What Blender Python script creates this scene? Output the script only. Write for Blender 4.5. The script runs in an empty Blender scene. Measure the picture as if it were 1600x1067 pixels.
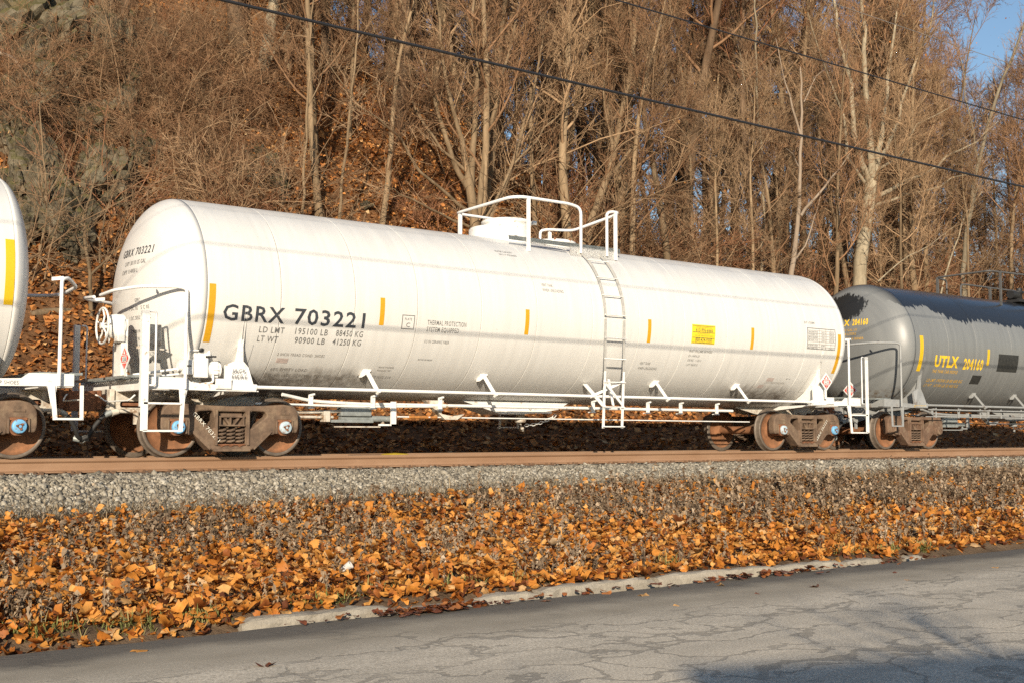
import bpy, bmesh, math, random
import numpy as np
from mathutils import Vector, Matrix, noise
R_ = math.radians
SC = bpy.context.scene
COL = SC.collection

# ---------------------------------------------------------------- camera
# world: X along the track (to the right), Y away from the road, Z up; rail head = 0
F_PX, YAW, PITCH, ROLL = 1895.4, 0.6567, 0.0767, 0.0007
CAM = np.array([0.0, -18.686, 0.341])
_cy, _sy, _cp, _sp = math.cos(YAW), math.sin(YAW), math.cos(PITCH), math.sin(PITCH)
FW = np.array([_sy*_cp, _cy*_cp, _sp]); RT0 = np.array([_cy, -_sy, 0.0]); UP0 = np.cross(RT0, FW)
RT = RT0*math.cos(ROLL) + UP0*math.sin(ROLL); UP = UP0*math.cos(ROLL) - RT0*math.sin(ROLL)
cd = bpy.data.cameras.new('camera'); cam = bpy.data.objects.new('camera', cd); COL.objects.link(cam)
cd.sensor_width = 36.0; cd.lens = F_PX/1600*36.0; cd.clip_start = 0.05; cd.clip_end = 2000
M = Matrix(((RT[0], UP[0], -FW[0], CAM[0]), (RT[1], UP[1], -FW[1], CAM[1]), (RT[2], UP[2], -FW[2], CAM[2]), (0, 0, 0, 1)))
cam.matrix_world = M
SC.camera = cam
def at(x, y, Y):
    """photo pixel -> point on the vertical plane at depth Y"""
    r = FW + RT*(x-800)/F_PX + UP*(533.5-y)/F_PX
    return CAM + r*((Y-CAM[1])/r[1])
def to_px(P):
    v = np.asarray(P) - CAM; d = v@FW
    return 800+F_PX*(v@RT)/d, 533.5-F_PX*(v@UP)/d, d

# ---------------------------------------------------------------- light
SUN_TAN = 0.40; SUN_DX = 0.80                     # fall per metre of +Y, drift along the track
sdir = Vector((SUN_DX, 1.0, -SUN_TAN)).normalized()
SUN_EL = math.asin(-sdir.z); SUN_ROT = math.atan2(-sdir.x, -sdir.y)
w = bpy.data.worlds.new('World'); SC.world = w; w.use_nodes = True
nt = w.node_tree; sky = nt.nodes.new('ShaderNodeTexSky'); sky.sky_type = 'NISHITA'; sky.sun_disc = False
sky.sun_elevation = SUN_EL; sky.sun_rotation = SUN_ROT; sky.altitude = 100; sky.air_density = 1.1; sky.dust_density = 0.4; sky.ozone_density = 2.5
nt.links.new(sky.outputs[0], nt.nodes['Background'].inputs[0]); nt.nodes['Background'].inputs[1].default_value = 0.10
sl = bpy.data.lights.new('sun', 'SUN'); sl.energy = 5.0; sl.angle = R_(0.6); sl.color = (1.0, 0.87, 0.69)
so = bpy.data.objects.new('sun', sl); COL.objects.link(so); so.rotation_euler = sdir.to_track_quat('-Z', 'Y').to_euler(); so.location = (0, -60, 40)
SC.view_settings.view_transform = 'Standard'; SC.view_settings.look = 'None'; SC.view_settings.gamma = 1
SC.view_settings.exposure = 0.42; SC.view_settings.use_curve_mapping = False
SC.render.engine = 'CYCLES'
SC.cycles.max_bounces = 5; SC.cycles.diffuse_bounces = 3; SC.cycles.glossy_bounces = 2; SC.cycles.transparent_max_bounces = 4
SC.cycles.use_denoising = False

# ---------------------------------------------------------------- materials
MATS = {}
class NT:
    def __init__(s, name):
        s.m = bpy.data.materials.new(name); s.m.use_nodes = True; s.t = s.m.node_tree; s.b = s.t.nodes['Principled BSDF']; s.co = None
        MATS[name] = s.m
    def n(s, typ, **kw):
        x = s.t.nodes.new(typ)
        for k, v in kw.items(): setattr(x, k, v)
        return x
    def l(s, a, b): s.t.links.new(a, b)
    def coord(s, kind='Object'):
        if s.co is None: s.co = s.n('ShaderNodeTexCoord')
        return s.co.outputs[kind]
    def noise(s, scale, detail=4, rough=.6, stretch=None, kind='Object', dist=0.0):
        x = s.n('ShaderNodeTexNoise'); x.inputs['Scale'].default_value = scale; x.inputs['Detail'].default_value = detail; x.inputs['Roughness'].default_value = rough; x.inputs['Distortion'].default_value = dist
        c = s.coord(kind)
        if stretch:
            mp = s.n('ShaderNodeMapping'); mp.inputs['Scale'].default_value = stretch; s.l(c, mp.inputs[0]); c = mp.outputs[0]
        s.l(c, x.inputs['Vector']); return x.outputs['Fac']
    def ramp(s, fac, stops, interp='LINEAR'):
        x = s.n('ShaderNodeValToRGB'); x.color_ramp.interpolation = interp
        e = x.color_ramp.elements
        while len(e) < len(stops): e.new(.5)
        for q, (p, c) in zip(e, stops):
            q.position = p; q.color = (c, c, c, 1) if isinstance(c, (int, float)) else (*c, 1)
        s.l(fac, x.inputs[0]); return x.outputs[0]
    def mix(s, fac, a, b, blend='MIX'):
        x = s.n('ShaderNodeMix', data_type='RGBA', blend_type=blend)
        for sock, v in ((x.inputs[0], fac), (x.inputs[6], a), (x.inputs[7], b)):
            if hasattr(v, 'is_output'): s.l(v, sock)
            else: sock.default_value = v if isinstance(v, (int, float)) and sock == x.inputs[0] else (*v, 1)
        return x.outputs[2]
    def math(s, op, a, b=0.0, c=0.0, clamp=False):
        x = s.n('ShaderNodeMath', operation=op, use_clamp=clamp)
        for i, v in enumerate((a, b, c)):
            if hasattr(v, 'is_output'): s.l(v, x.inputs[i])
            else: x.inputs[i].default_value = v
        return x.outputs[0]
    def sep(s, kind='Object'):
        x = s.n('ShaderNodeSeparateXYZ'); s.l(s.coord(kind), x.inputs[0]); return x.outputs
    def attr(s, name):
        x = s.n('ShaderNodeAttribute', attribute_name=name); return x.outputs['Fac']
    def col(s, c):
        if hasattr(c, 'is_output'): s.l(c, s.b.inputs['Base Color'])
        else: s.b.inputs['Base Color'].default_value = (*c, 1)
    def rough(s, r, metal=0.0, spec=.5):
        if hasattr(r, 'is_output'): s.l(r, s.b.inputs['Roughness'])
        else: s.b.inputs['Roughness'].default_value = r
        s.b.inputs['Metallic'].default_value = metal; s.b.inputs['Specular IOR Level'].default_value = spec
    def bump(s, h, strength=.4, dist=.02):
        x = s.n('ShaderNodeBump'); x.inputs['Strength'].default_value = strength; x.inputs['Distance'].default_value = dist
        s.l(h, x.inputs['Height']); s.l(x.outputs[0], s.b.inputs['Normal'])

def simple(name, c, rough=.6, metal=0.0, var=.25, scale=6.0, spec=.5, bump=0.0, dirt=None, dirt_amt=.5, dirt_scale=3.0):
    m = NT(name)
    f = m.ramp(m.noise(scale), [(.3, 0.0), (.7, 1.0)])
    a = tuple(x*(1-var) for x in c); b = tuple(min(1, x*(1+var*.6)) for x in c)
    o = m.mix(f, a, b)
    if dirt:
        g = m.ramp(m.noise(dirt_scale, 6, .7), [(.62-dirt_amt*.25, 0.0), (.72-dirt_amt*.1, 1.0)])
        o = m.mix(g, o, dirt)
    m.col(o); m.rough(rough, metal, spec)
    if bump: m.bump(m.noise(scale*5), bump, .01)
    return m.m

def tint(name, stops, rough=.8, scale=20, var=.3, spec=.3, two=None, bump=None):
    """colour chosen per piece through the 'tint' attribute"""
    m = NT(name)
    c = m.ramp(m.attr('tint'), stops)
    f = m.ramp(m.noise(scale, 3), [(.3, 1-var), (.7, 1.0)])
    m.col(m.mix(1.0, c, f, 'MULTIPLY')); m.rough(rough, 0, spec)
    if two: # thin dry leaf: some light comes through
        tr = m.n('ShaderNodeBsdfTranslucent'); mx = m.n('ShaderNodeMixShader'); mx.inputs[0].default_value = two
        out = m.t.nodes['Material Output']; m.l(c, tr.inputs[0]); m.l(m.b.outputs[0], mx.inputs[1]); m.l(tr.outputs[0], mx.inputs[2]); m.l(mx.outputs[0], out.inputs[0])
    if bump: m.bump(m.noise(bump[0], 3), bump[1], bump[2])
    return m.m

def tank_white():
    m = NT('tank_white')
    st = m.ramp(m.noise(1.0, 5, .6, (9, .5, .5)), [(.35, 0.0), (.75, 1.0)])
    c = m.mix(st, (.69, .678, .645), (.615, .603, .572))
    pat = m.ramp(m.noise(1.1, 5, .65), [(.45, 0.0), (.75, 1.0)])
    x, y, z = m.sep()[:3]
    up = m.math('MULTIPLY', m.ramp(m.math('MULTIPLY', m.math('ADD', z, m.math('MULTIPLY', m.noise(2.2, 5), .8)), .2), [(.70, 0.0), (.84, 1.0)]), m.ramp(m.noise(1.6, 5, .6, (3, .6, .6)), [(.3, .3), (.7, 1.0)]))  # greyer top: dirt, with part of the sun's falloff painted in
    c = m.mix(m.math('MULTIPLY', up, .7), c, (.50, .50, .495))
    c = m.mix(m.math('MULTIPLY', pat, .14), c, (.52, .49, .44))
    run = m.math('MULTIPLY', m.ramp(m.noise(1.0, 4, .6, (22, .25, .25)), [(.60, 0.0), (.72, 1.0)]), m.ramp(m.noise(.7, 4, .6), [(.45, 0.0), (.65, 1.0)]))
    c = m.mix(m.math('MULTIPLY', run, .25), c, (.50, .44, .36))
    # brake dust thrown up from the wheels, ragged, by the trucks only
    ax = m.math('ABSOLUTE', x)
    near = m.ramp(m.math('MULTIPLY', m.math('ABSOLUTE', m.math('SUBTRACT', ax, 5.6)), .5), [(.35, 1.0), (.9, 0.0)])
    zz = m.math('ADD', z, m.math('MULTIPLY', m.noise(3.0, 6, .7, (3, .8, .8)), .45))
    low = m.ramp(m.math('MULTIPLY', zz, .5), [(.74, 1.0), (.84, 0.0)])
    spl = m.math('MULTIPLY', m.math('MULTIPLY', near, low), m.ramp(m.noise(7, 5, .7), [(.3, .25), (.6, 1.0)]))
    c = m.mix(m.math('MULTIPLY', spl, .8), c, (.12, .095, .07))
    spk = m.ramp(m.noise(16, 2, .5), [(.76, 0.0), (.79, 1.0)])
    c = m.mix(m.math('MULTIPLY', spk, .35), c, (.30, .26, .22))
    m.col(c); m.rough(m.ramp(pat, [(0, .30), (1, .5)]), 0, .45)
    m.bump(m.noise(1.5, 3, .5, (2, .7, .7)), .05, .02)
    return m.m

def tank_grey():
    m = NT('tank_grey')
    st = m.ramp(m.noise(1.0, 5, .6, (10, .5, .5)), [(.3, 0.0), (.75, 1.0)])
    c = m.mix(st, (.165, .17, .168), (.21, .215, .21))
    x, y, z = m.sep()[:3]
    # tarry spill from the dome: ragged lower edge with runs down the side
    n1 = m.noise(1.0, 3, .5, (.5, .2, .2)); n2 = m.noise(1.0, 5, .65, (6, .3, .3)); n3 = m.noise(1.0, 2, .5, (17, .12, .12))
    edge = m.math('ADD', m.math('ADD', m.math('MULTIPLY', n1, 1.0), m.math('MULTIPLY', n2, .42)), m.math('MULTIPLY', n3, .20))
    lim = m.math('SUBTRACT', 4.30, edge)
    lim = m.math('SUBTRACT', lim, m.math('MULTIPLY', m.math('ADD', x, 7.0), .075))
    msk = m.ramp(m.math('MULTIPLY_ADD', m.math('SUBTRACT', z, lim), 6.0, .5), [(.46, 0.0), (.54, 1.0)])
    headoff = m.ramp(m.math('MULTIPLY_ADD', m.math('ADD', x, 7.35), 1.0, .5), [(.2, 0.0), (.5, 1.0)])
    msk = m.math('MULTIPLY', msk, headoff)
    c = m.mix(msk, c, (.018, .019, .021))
    hz = m.math('ADD', m.math('MULTIPLY', m.noise(3, 5, .7, (1, 1.6, .7)), 1.1), m.math('MULTIPLY', y, -.35))
    d2 = m.math('ADD', m.math('POWER', m.math('SUBTRACT', z, 3.5), 2.0), m.math('POWER', m.math('MULTIPLY', m.math('SUBTRACT', y, .15), .55), 2.0))
    hb = m.ramp(m.math('ADD', d2, m.math('MULTIPLY', m.noise(5, 5, .75, (1, 2.5, .9)), .32)), [(.27, 1.0), (.29, 0.0)])
    hb = m.math('MULTIPLY', hb, m.math('SUBTRACT', 1.0, headoff))
    c = m.mix(hb, c, (.017, .017, .016))
    # mud spots on the lower head and by the truck
    near = m.ramp(m.math('ABSOLUTE', m.math('ADD', x, 7.2)), [(.5, 1.0), (1.0, 0.0)])
    low = m.ramp(m.math('MULTIPLY', m.math('ADD', z, m.math('MULTIPLY', m.noise(5, 5, .7), .8)), .5), [(.86, 1.0), (.98, 0.0)])
    sp = m.math('MULTIPLY', m.math('MULTIPLY', near, low), m.ramp(m.noise(9, 4, .7), [(.45, 0.0), (.62, 1.0)]))
    c = m.mix(m.math('MULTIPLY', sp, .85), c, (.10, .075, .05))
    m.col(c)
    m.rough(m.ramp(msk, [(0, .42), (1, .2)]), 0, .6)
    return m.m

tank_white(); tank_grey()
simple('white_paint', (.78, .77, .735), .45, var=.12, scale=5, dirt=(.30, .20, .12), dirt_amt=.12, dirt_scale=9)
simple('white_pipe', (.80, .79, .77), .4, var=.06, scale=5)
simple('dirty_white', (.58, .53, .45), .6, var=.25, scale=8, dirt=(.22, .13, .07), dirt_amt=.5, dirt_scale=5)
simple('grey_paint', (.30, .305, .30), .5, var=.15, scale=6, dirt=(.15, .11, .08), dirt_amt=.2)
simple('galvanised', (.30, .32, .31), .5, metal=.3, var=.25, scale=10)
simple('truck_steel', (.15, .098, .064), .8, var=.45, scale=7, bump=.3, dirt=(.22, .155, .10), dirt_amt=.5, dirt_scale=4)
simple('truck_brown', (.155, .092, .058), .85, var=.4, scale=7, bump=.3, dirt=(.21, .15, .10), dirt_amt=.5, dirt_scale=4)
simple('wheel_rust', (.27, .125, .062), .9, var=.35, scale=6, bump=.2, spec=.2, dirt=(.17, .09, .05), dirt_amt=.5, dirt_scale=4)
simple('wheel_rim', (.17, .135, .105), .6, metal=.3, var=.3, scale=12)
simple('rust', (.20, .085, .04), .85, var=.4, scale=18, bump=.3)
simple('rust_orange', (.42, .17, .04), .8, var=.4, scale=20)
simple('cap_blue', (.16, .42, .68), .45, var=.2, scale=14, dirt=(.20, .10, .05), dirt_amt=.25, dirt_scale=16)
simple('cap_pale', (.45, .56, .62), .45, var=.25, scale=14, dirt=(.25, .13, .07), dirt_amt=.5, dirt_scale=13)
simple('rubber', (.025, .024, .023), .7, var=.2)
simple('black_part', (.02, .02, .02), .6, var=.2)
simple('ink', (.045, .052, .062), .5, var=.25, scale=30)
simple('ink_soft', (.16, .16, .155), .6, var=.25, scale=30)
simple('ink_pale', (.34, .32, .29), .6, var=.2, scale=30)
simple('ink_yellow', (.86, .55, .03), .5, var=.06, scale=14)
simple('ink_amber', (.62, .36, .05), .6, var=.15, scale=14)
simple('ink_white', (.74, .70, .60), .6, var=.2, scale=30)
simple('reflector', (.62, .33, .018), .4, var=.10, scale=30)
simple('reflector_yellow', (.68, .44, .015), .4, var=.06, scale=30)
simple('sign_yellow', (.83, .62, .03), .4, var=.05)
simple('placard_red', (.74, .07, .05), .4, var=.08)
simple('placard_white', (.80, .80, .78), .4, var=.05)
simple('patch_black', (.03, .03, .027), .6, var=.4, scale=12)
simple('ladder_paint', (.42, .41, .385), .55, var=.2, scale=8)
simple('dark_rail', (.09, .088, .085), .6, var=.3)
simple('cable', (.018, .018, .02), .5, var=.2)
simple('cable_grey', (.22, .20, .18), .5, var=.2)
simple('pole_wood', (.20, .15, .11), .85, var=.35, scale=4, bump=.4)
simple('stain', (.52, .43, .39), .6, var=.2, scale=20)
simple('yellow_plastic', (.50, .36, .03), .5, var=.2)
simple('cup', (.62, .58, .54), .25, var=.2, scale=20, dirt=(.35, .24, .18), dirt_amt=.4, dirt_scale=12)

def rail_mat():
    m = NT('rail_steel'); z = m.sep()[2]
    c = m.mix(m.ramp(m.noise(2.5, 5, .6, (.4, 1, 1)), [(.3, 0.0), (.7, 1.0)]), (.24, .135, .075), (.31, .19, .115))
    top = m.ramp(m.math('ADD', m.math('MULTIPLY', z, 100.0), 1.0), [(.55, 0.0), (.9, 1.0)])
    c = m.mix(top, c, (.34, .25, .18)); m.col(c); m.rough(.55, .0, .4); m.bump(m.noise(40, 3), .1, .005)
rail_mat()
simple('tie_wood', (.11, .085, .065), .9, var=.4, scale=6, bump=.5)
simple('tie_plate', (.16, .09, .05), .85, var=.4, scale=12)

def ground_mats():
    m = NT('verge_soil')
    c = m.mix(m.ramp(m.noise(3, 6, .7), [(.35, 0.0), (.65, 1.0)]), (.075, .052, .034), (.16, .11, .07))
    m.col(c); m.rough(.95, 0, .1); m.bump(m.noise(14, 5, .7), .8, .05)
    m = NT('ballast_bed')
    v = m.n('ShaderNodeTexVoronoi'); v.inputs['Scale'].default_value = 17; m.l(m.coord(), v.inputs['Vector'])
    c = m.mix(m.ramp(v.outputs['Color'], [(.2, 0.0), (.8, 1.0)]), (.12, .11, .095), (.30, .28, .25))
    m.col(c); m.rough(.9, 0, .2); m.bump(v.outputs['Distance'], 1.0, .05)
    m = NT('hill_floor')
    n = m.noise(2.6, 7, .75); n2 = m.noise(.35, 4, .6)
    c = m.ramp(n, [(.28, (.045, .026, .015)), (.42, (.15, .072, .032)), (.56, (.28, .135, .058)), (.70, (.38, .21, .105)), (.82, (.17, .11, .065))])
    c = m.mix(m.ramp(n2, [(.5, 0.0), (.7, .55)]), c, m.ramp(m.noise(5, 6, .7), [(.3, (.045, .03, .018)), (.7, (.15, .095, .055))]))
    m.col(c); m.rough(.95, 0, .1); m.bump(m.noise(9, 6, .75), 1.0, .12)
    m = NT('asphalt')
    x, y, z = m.sep()[:3]
    yy = m.math('ADD', y, m.math('MULTIPLY', m.noise(.6, 5, .6), .9))
    old = m.ramp(m.math('MULTIPLY_ADD', yy, -.5, -4.85), [(.1, 0.0), (.45, 1.0)])   # worn lane against the smoother edge strip
    grain = m.noise(55, 3, .75)
    edge = m.mix(m.ramp(m.noise(2.2, 5), [(.3, 0.0), (.7, 1.0)]), (.29, .25, .19), (.36, .315, .245))
    worn = m.mix(m.ramp(grain, [(.35, 0.0), (.65, 1.0)]), (.36, .315, .245), (.78, .69, .55))
    worn = m.mix(m.ramp(m.noise(1.4, 5, .65, (.6, 1.6, 1)), [(.4, 0.0), (.65, .35)]), worn, (.22, .20, .165))
    c = m.mix(old, edge, worn)
    gut = m.ramp(m.math('MULTIPLY_ADD', m.math('ADD', y, m.math('MULTIPLY', m.noise(.9, 5, .6), .95)), .7, 6.93), [(.22, 0.0), (.5, 1.0)])
    c = m.mix(m.math('MULTIPLY', gut, .8), c, (.085, .076, .066))
    vo = m.n('ShaderNodeTexVoronoi', feature='DISTANCE_TO_EDGE'); vo.inputs['Scale'].default_value = 1.35
    mp = m.n('ShaderNodeMapping'); mp.inputs['Scale'].default_value = (.6, 1.2, 1); m.l(m.coord(), mp.inputs[0])
    mv = m.n('ShaderNodeVectorMath', operation='MULTIPLY_ADD'); nn = m.n('ShaderNodeTexNoise'); nn.inputs['Scale'].default_value = 1.5; nn.inputs['Detail'].default_value = 6
    m.l(m.coord(), nn.inputs['Vector']); m.l(nn.outputs['Color'], mv.inputs[0]); mv.inputs[1].default_value = (1.5, 1.5, 0); m.l(mp.outputs[0], mv.inputs[2]); m.l(mv.outputs[0], vo.inputs['Vector'])
    cr = m.math('MULTIPLY', m.ramp(m.math('SUBTRACT', vo.outputs['Distance'], m.math('MULTIPLY', m.noise(2.6, 4), .06)), [(-.025, 1.0), (.012, 0.0)]), m.ramp(m.math('ADD', m.math('MULTIPLY', old, .25), m.noise(.9, 3)), [(.50, .0), (.70, 1.0)]))
    c = m.mix(m.math('MULTIPLY', cr, .42), c, (.10, .09, .075))  # painted crack and tar lines, partly standing in for thin branch shadows
    m.col(c); m.rough(.85, 0, .3)
    m.bump(m.math('SUBTRACT', grain, m.math('MULTIPLY', cr, 1.0)), .6, .006)
    m = NT('kerb_concrete')
    c = m.mix(m.ramp(m.noise(4, 6, .7), [(.3, 0.0), (.7, 1.0)]), (.24, .21, .165), (.40, .355, .285)); c = m.mix(m.ramp(m.noise(60, 2), [(.5, 0.0), (.7, .5)]), c, (.20, .18, .15))
    m.col(c); m.rough(.9, 0, .2); m.bump(m.noise(25, 5, .7), .6, .02)
    m = NT('rock')
    n = m.noise(1.2, 7, .7); g = m.n('ShaderNodeNewGeometry'); sx = m.n('ShaderNodeSeparateXYZ'); m.l(g.outputs['Normal'], sx.inputs[0])
    c = m.ramp(n, [(.3, (.035, .03, .02)), (.48, (.12, .10, .066)), (.66, (.25, .215, .15))])
    moss = m.math('MULTIPLY', m.ramp(m.math('ADD', m.math('MULTIPLY', sx.outputs[2], .5), m.noise(1.6, 5, .7)), [(.62, 0.0), (.85, 1.0)]), .8)
    c = m.mix(moss, c, (.085, .078, .022))
    c = m.mix(m.ramp(m.noise(.8, 5), [(.55, 0.0), (.7, .6)]), c, (.16, .085, .04))
    m.col(c); m.rough(.9, 0, .2); m.bump(m.noise(5, 7, .75), .9, .12)
ground_mats()
def bark(name, a, b, scale=3.0):
    m = NT(name)
    n = m.noise(scale, 6, .7, (1.6, 1.6, .35))
    c = m.mix(m.ramp(n, [(.3, 0.0), (.7, 1.0)]), a, b)
    oi = m.n('ShaderNodeObjectInfo')
    c = m.mix(1.0, c, m.ramp(oi.outputs['Random'], [(0, .62), (1, 1.15)]), 'MULTIPLY')
    m.col(c); m.rough(.9, 0, .15); m.bump(m.noise(scale*6, 4, .7, (1, 1, .25)), .6, .02)
bark('bark_tan', (.13, .088, .05), (.34, .245, .15))
bark('bark_brown', (.09, .058, .036), (.21, .14, .088))
bark('bark_pale', (.34, .26, .19), (.52, .41, .31), 2)
bark('bark_grey', (.16, .13, .088), (.38, .32, .225), 2)
bark('twig_brown', (.19, .105, .056), (.34, .20, .112), 1)
bark('twig_tan', (.23, .145, .082), (.42, .285, .17), 1)
bark('twig_red', (.23, .105, .056), (.36, .185, .10), 1)
LEAF = [(0, (.15, .05, .02)), (.15, (.33, .105, .025)), (.38, (.58, .21, .035)), (.62, (.72, .30, .055)), (.85, (.78, .41, .12)), (1, (.60, .41, .23))]
tint('leaf_orange', LEAF, .6, 26, .35, .3, two=.22)
tint('leaf_wet', [(0, (.09, .03, .015)), (.6, (.20, .06, .022)), (1, (.42, .16, .045))], .45, 26, .3, .5)
tint('leaf_hill', [(0, (.12, .05, .02)), (.3, (.32, .12, .035)), (.65, (.50, .21, .06)), (.9, (.60, .32, .12)), (1, (.58, .40, .21))], .7, 12, .2, .2)
tint('leaf_twig', [(0, (.30, .10, .02)), (.6, (.60, .26, .05)), (1, (.68, .38, .12))], .6, 12, .2, .3, two=.3)
tint('leaf_russet', [(0, (.18, .045, .015)), (1, (.42, .13, .035))], .6, 12, .2, .3, two=.2)
tint('weed', [(0, (.10, .07, .046)), (.45, (.25, .178, .115)), (.8, (.40, .295, .195)), (1, (.53, .41, .285))], .9, 30, .3, .15)
tint('straw', [(0, (.10, .07, .045)), (.5, (.24, .18, .11)), (1, (.42, .33, .21))], .85, 10, .1, .2)
tint('grass', [(0, (.10, .12, .035)), (.5, (.19, .20, .06)), (1, (.36, .31, .14))], .8, 10, .1, .2)
tint('stone', [(0, (.10, .087, .07)), (.3, (.24, .21, .16)), (.6, (.37, .33, .26)), (.86, (.52, .475, .39)), (1, (.40, .28, .17))], .85, 45, .35, .3)

# ---------------------------------------------------------------- mesh helpers
def ob(name, me, parent=None, mat=None, loc=None):
    o = bpy.data.objects.new(name, me); COL.objects.link(o)
    if mat is not None and me is not None and len(me.materials) == 0:
        for k in (mat if isinstance(mat, (list, tuple)) else [mat]): me.materials.append(MATS[k])
    if parent is not None: o.parent = parent
    if loc is not None: o.location = loc
    return o
def tag(o, label=None, cat=None, group=None, kind=None):
    for k, v in (('label', label), ('category', cat), ('group', group), ('kind', kind)):
        if v: o[k] = v
    return o
def thing(name, label, cat, loc=(0, 0, 0), group=None):
    return tag(ob(name, None, loc=loc), label, cat, group)
def np_mesh(name, V, quads=None, tris=None, tint=None, smooth=False):
    me = bpy.data.meshes.new(name)
    V = np.ascontiguousarray(V, dtype=np.float32).reshape(-1, 3)
    q = np.zeros((0, 4), np.int32) if quads is None else np.asarray(quads, np.int32).reshape(-1, 4)
    t = np.zeros((0, 3), np.int32) if tris is None else np.asarray(tris, np.int32).reshape(-1, 3)
    me.vertices.add(len(V)); me.vertices.foreach_set('co', V.ravel())
    me.loops.add(q.size+t.size); me.loops.foreach_set('vertex_index', np.concatenate([q.ravel(), t.ravel()]).astype(np.int32))
    me.polygons.add(len(q)+len(t))
    ls = np.concatenate([np.arange(len(q))*4, q.size+np.arange(len(t))*3]).astype(np.int32)
    me.polygons.foreach_set('loop_start', ls)
    if tint is not None:
        a = me.attributes.new('tint', 'FLOAT', 'POINT'); a.data.foreach_set('value', np.ascontiguousarray(tint, np.float32))
    me.update(calc_edges=True)
    if smooth: me.polygons.foreach_set('use_smooth', np.ones(len(q)+len(t), bool))
    return me
class MB:
    """collects simple solids into one mesh"""
    def __init__(s): s.v = []; s.f = []; s.mi = []; s.sm = []; s.m = 0
    def add(s, v, f, smooth=False):
        o = len(s.v); s.v += [tuple(map(float, p)) for p in v]; s.f += [tuple(i+o for i in q) for q in f]; s.mi += [s.m]*len(f); s.sm += [smooth]*len(f); return s
    def box(s, a, b, ch=0.0):
        (x0, y0, z0), (x1, y1, z1) = [tuple(map(min, a, b)), tuple(map(max, a, b))]
        if ch <= 0:
            return s.add([(x, y, z) for z in (z0, z1) for y in (y0, y1) for x in (x0, x1)], [(0, 2, 3, 1), (4, 5, 7, 6), (0, 1, 5, 4), (2, 6, 7, 3), (0, 4, 6, 2), (1, 3, 7, 5)])
        bm = bmesh.new(); bmesh.ops.create_cube(bm, size=1)
        for q in bm.verts: q.co = Vector(((x0+x1)/2+q.co.x*(x1-x0), (y0+y1)/2+q.co.y*(y1-y0), (z0+z1)/2+q.co.z*(z1-z0)))
        bmesh.ops.bevel(bm, geom=bm.edges[:], offset=ch, segments=2, affect='EDGES', profile=.6)
        return s.bm(bm)
    def bm(s, bm, mtx=None, smooth=False):
        bm.verts.index_update(); s.add([(mtx@q.co if mtx else q.co) for q in bm.verts], [[q.index for q in f.verts] for f in bm.faces], smooth); bm.free(); return s
    def tube(s, pts, r, n=8, caps=True, smooth=True):
        P = [Vector(p) for p in pts]; rr = r if isinstance(r, (list, tuple)) else [r]*len(P)
        T = [(P[min(i+1, len(P)-1)]-P[max(i-1, 0)]).normalized() for i in range(len(P))]
        u = T[0].orthogonal().normalized(); v = []
        for i, p in enumerate(P):
            u = (u-T[i]*u.dot(T[i])).normalized(); w_ = T[i].cross(u)
            v += [p+(u*math.cos(2*math.pi*k/n)+w_*math.sin(2*math.pi*k/n))*rr[i] for k in range(n)]
        f = [(i*n+k, i*n+(k+1) % n, (i+1)*n+(k+1) % n, (i+1)*n+k) for i in range(len(P)-1) for k in range(n)]
        s.add(v, f, smooth)
        if caps:
            s.add(v[:n], [tuple(range(n))[::-1]]); s.add(v[-n:], [tuple(range(n))])
        return s
    def bar(s, a, b, wd, th, side=(0, 0, 1)):
        """flat bar from a to b; wd along 'side'"""
        a, b = Vector(a), Vector(b); t = (b-a).normalized(); sd = Vector(side); sd = (sd-t*sd.dot(t)).normalized(); n = t.cross(sd)
        v = [p+sd*(i*wd/2)+n*(j*th/2) for p in (a, b) for i, j in ((-1, -1), (1, -1), (1, 1), (-1, 1))]
        return s.add(v, [(0, 1, 2, 3), (7, 6, 5, 4), (0, 4, 5, 1), (1, 5, 6, 2), (2, 6, 7, 3), (3, 7, 4, 0)])
    def cyl(s, a, b, r, n=16, r2=None): return s.tube([a, b], [r, r if r2 is None else r2], n)
    def lathe(s, prof, c, axis='Z', n=32, smooth=True, caps=True):
        """prof: (radius, height) list"""
        v = []
        for r, h in prof:
            for k in range(n):
                a = 2*math.pi*k/n; x, y = r*math.cos(a), r*math.sin(a)
                v.append({'Z': (c[0]+x, c[1]+y, c[2]+h), 'Y': (c[0]+x, c[1]+h, c[2]+y), 'X': (c[0]+h, c[1]+x, c[2]+y)}[axis])
        m = len(prof); s.add(v, [(i*n+k, i*n+(k+1) % n, (i+1)*n+(k+1) % n, (i+1)*n+k) for i in range(m-1) for k in range(n)], smooth)
        if caps: s.add(v[:n], [tuple(range(n))[::-1]]); s.add(v[-n:], [tuple(range(n))])
        return s
    def prism(s, poly, axis, a, b):
        """poly of 2D points extruded from a to b along axis"""
        def pt(p, h): return {'Y': (p[0], h, p[1]), 'X': (h, p[0], p[1]), 'Z': (p[0], p[1], h)}[axis]
        n = len(poly); v = [pt(p, a) for p in poly]+[pt(p, b) for p in poly]
        return s.add(v, [tuple(range(n)), tuple(range(2*n-1, n-1, -1))]+[(i, i+n, (i+1) % n+n, (i+1) % n) for i in range(n)])
    def mesh(s, name):
        me = bpy.data.meshes.new(name); me.from_pydata(s.v, [], s.f)
        me.polygons.foreach_set('material_index', s.mi); me.polygons.foreach_set('use_smooth', s.sm)
        bm = bmesh.new(); bm.from_mesh(me); bmesh.ops.recalc_face_normals(bm, faces=bm.faces[:]); bm.to_mesh(me); bm.free()
        return me
    def build(s, name, mat, parent=None): return ob(name, s.mesh(name), parent, mat)
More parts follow.
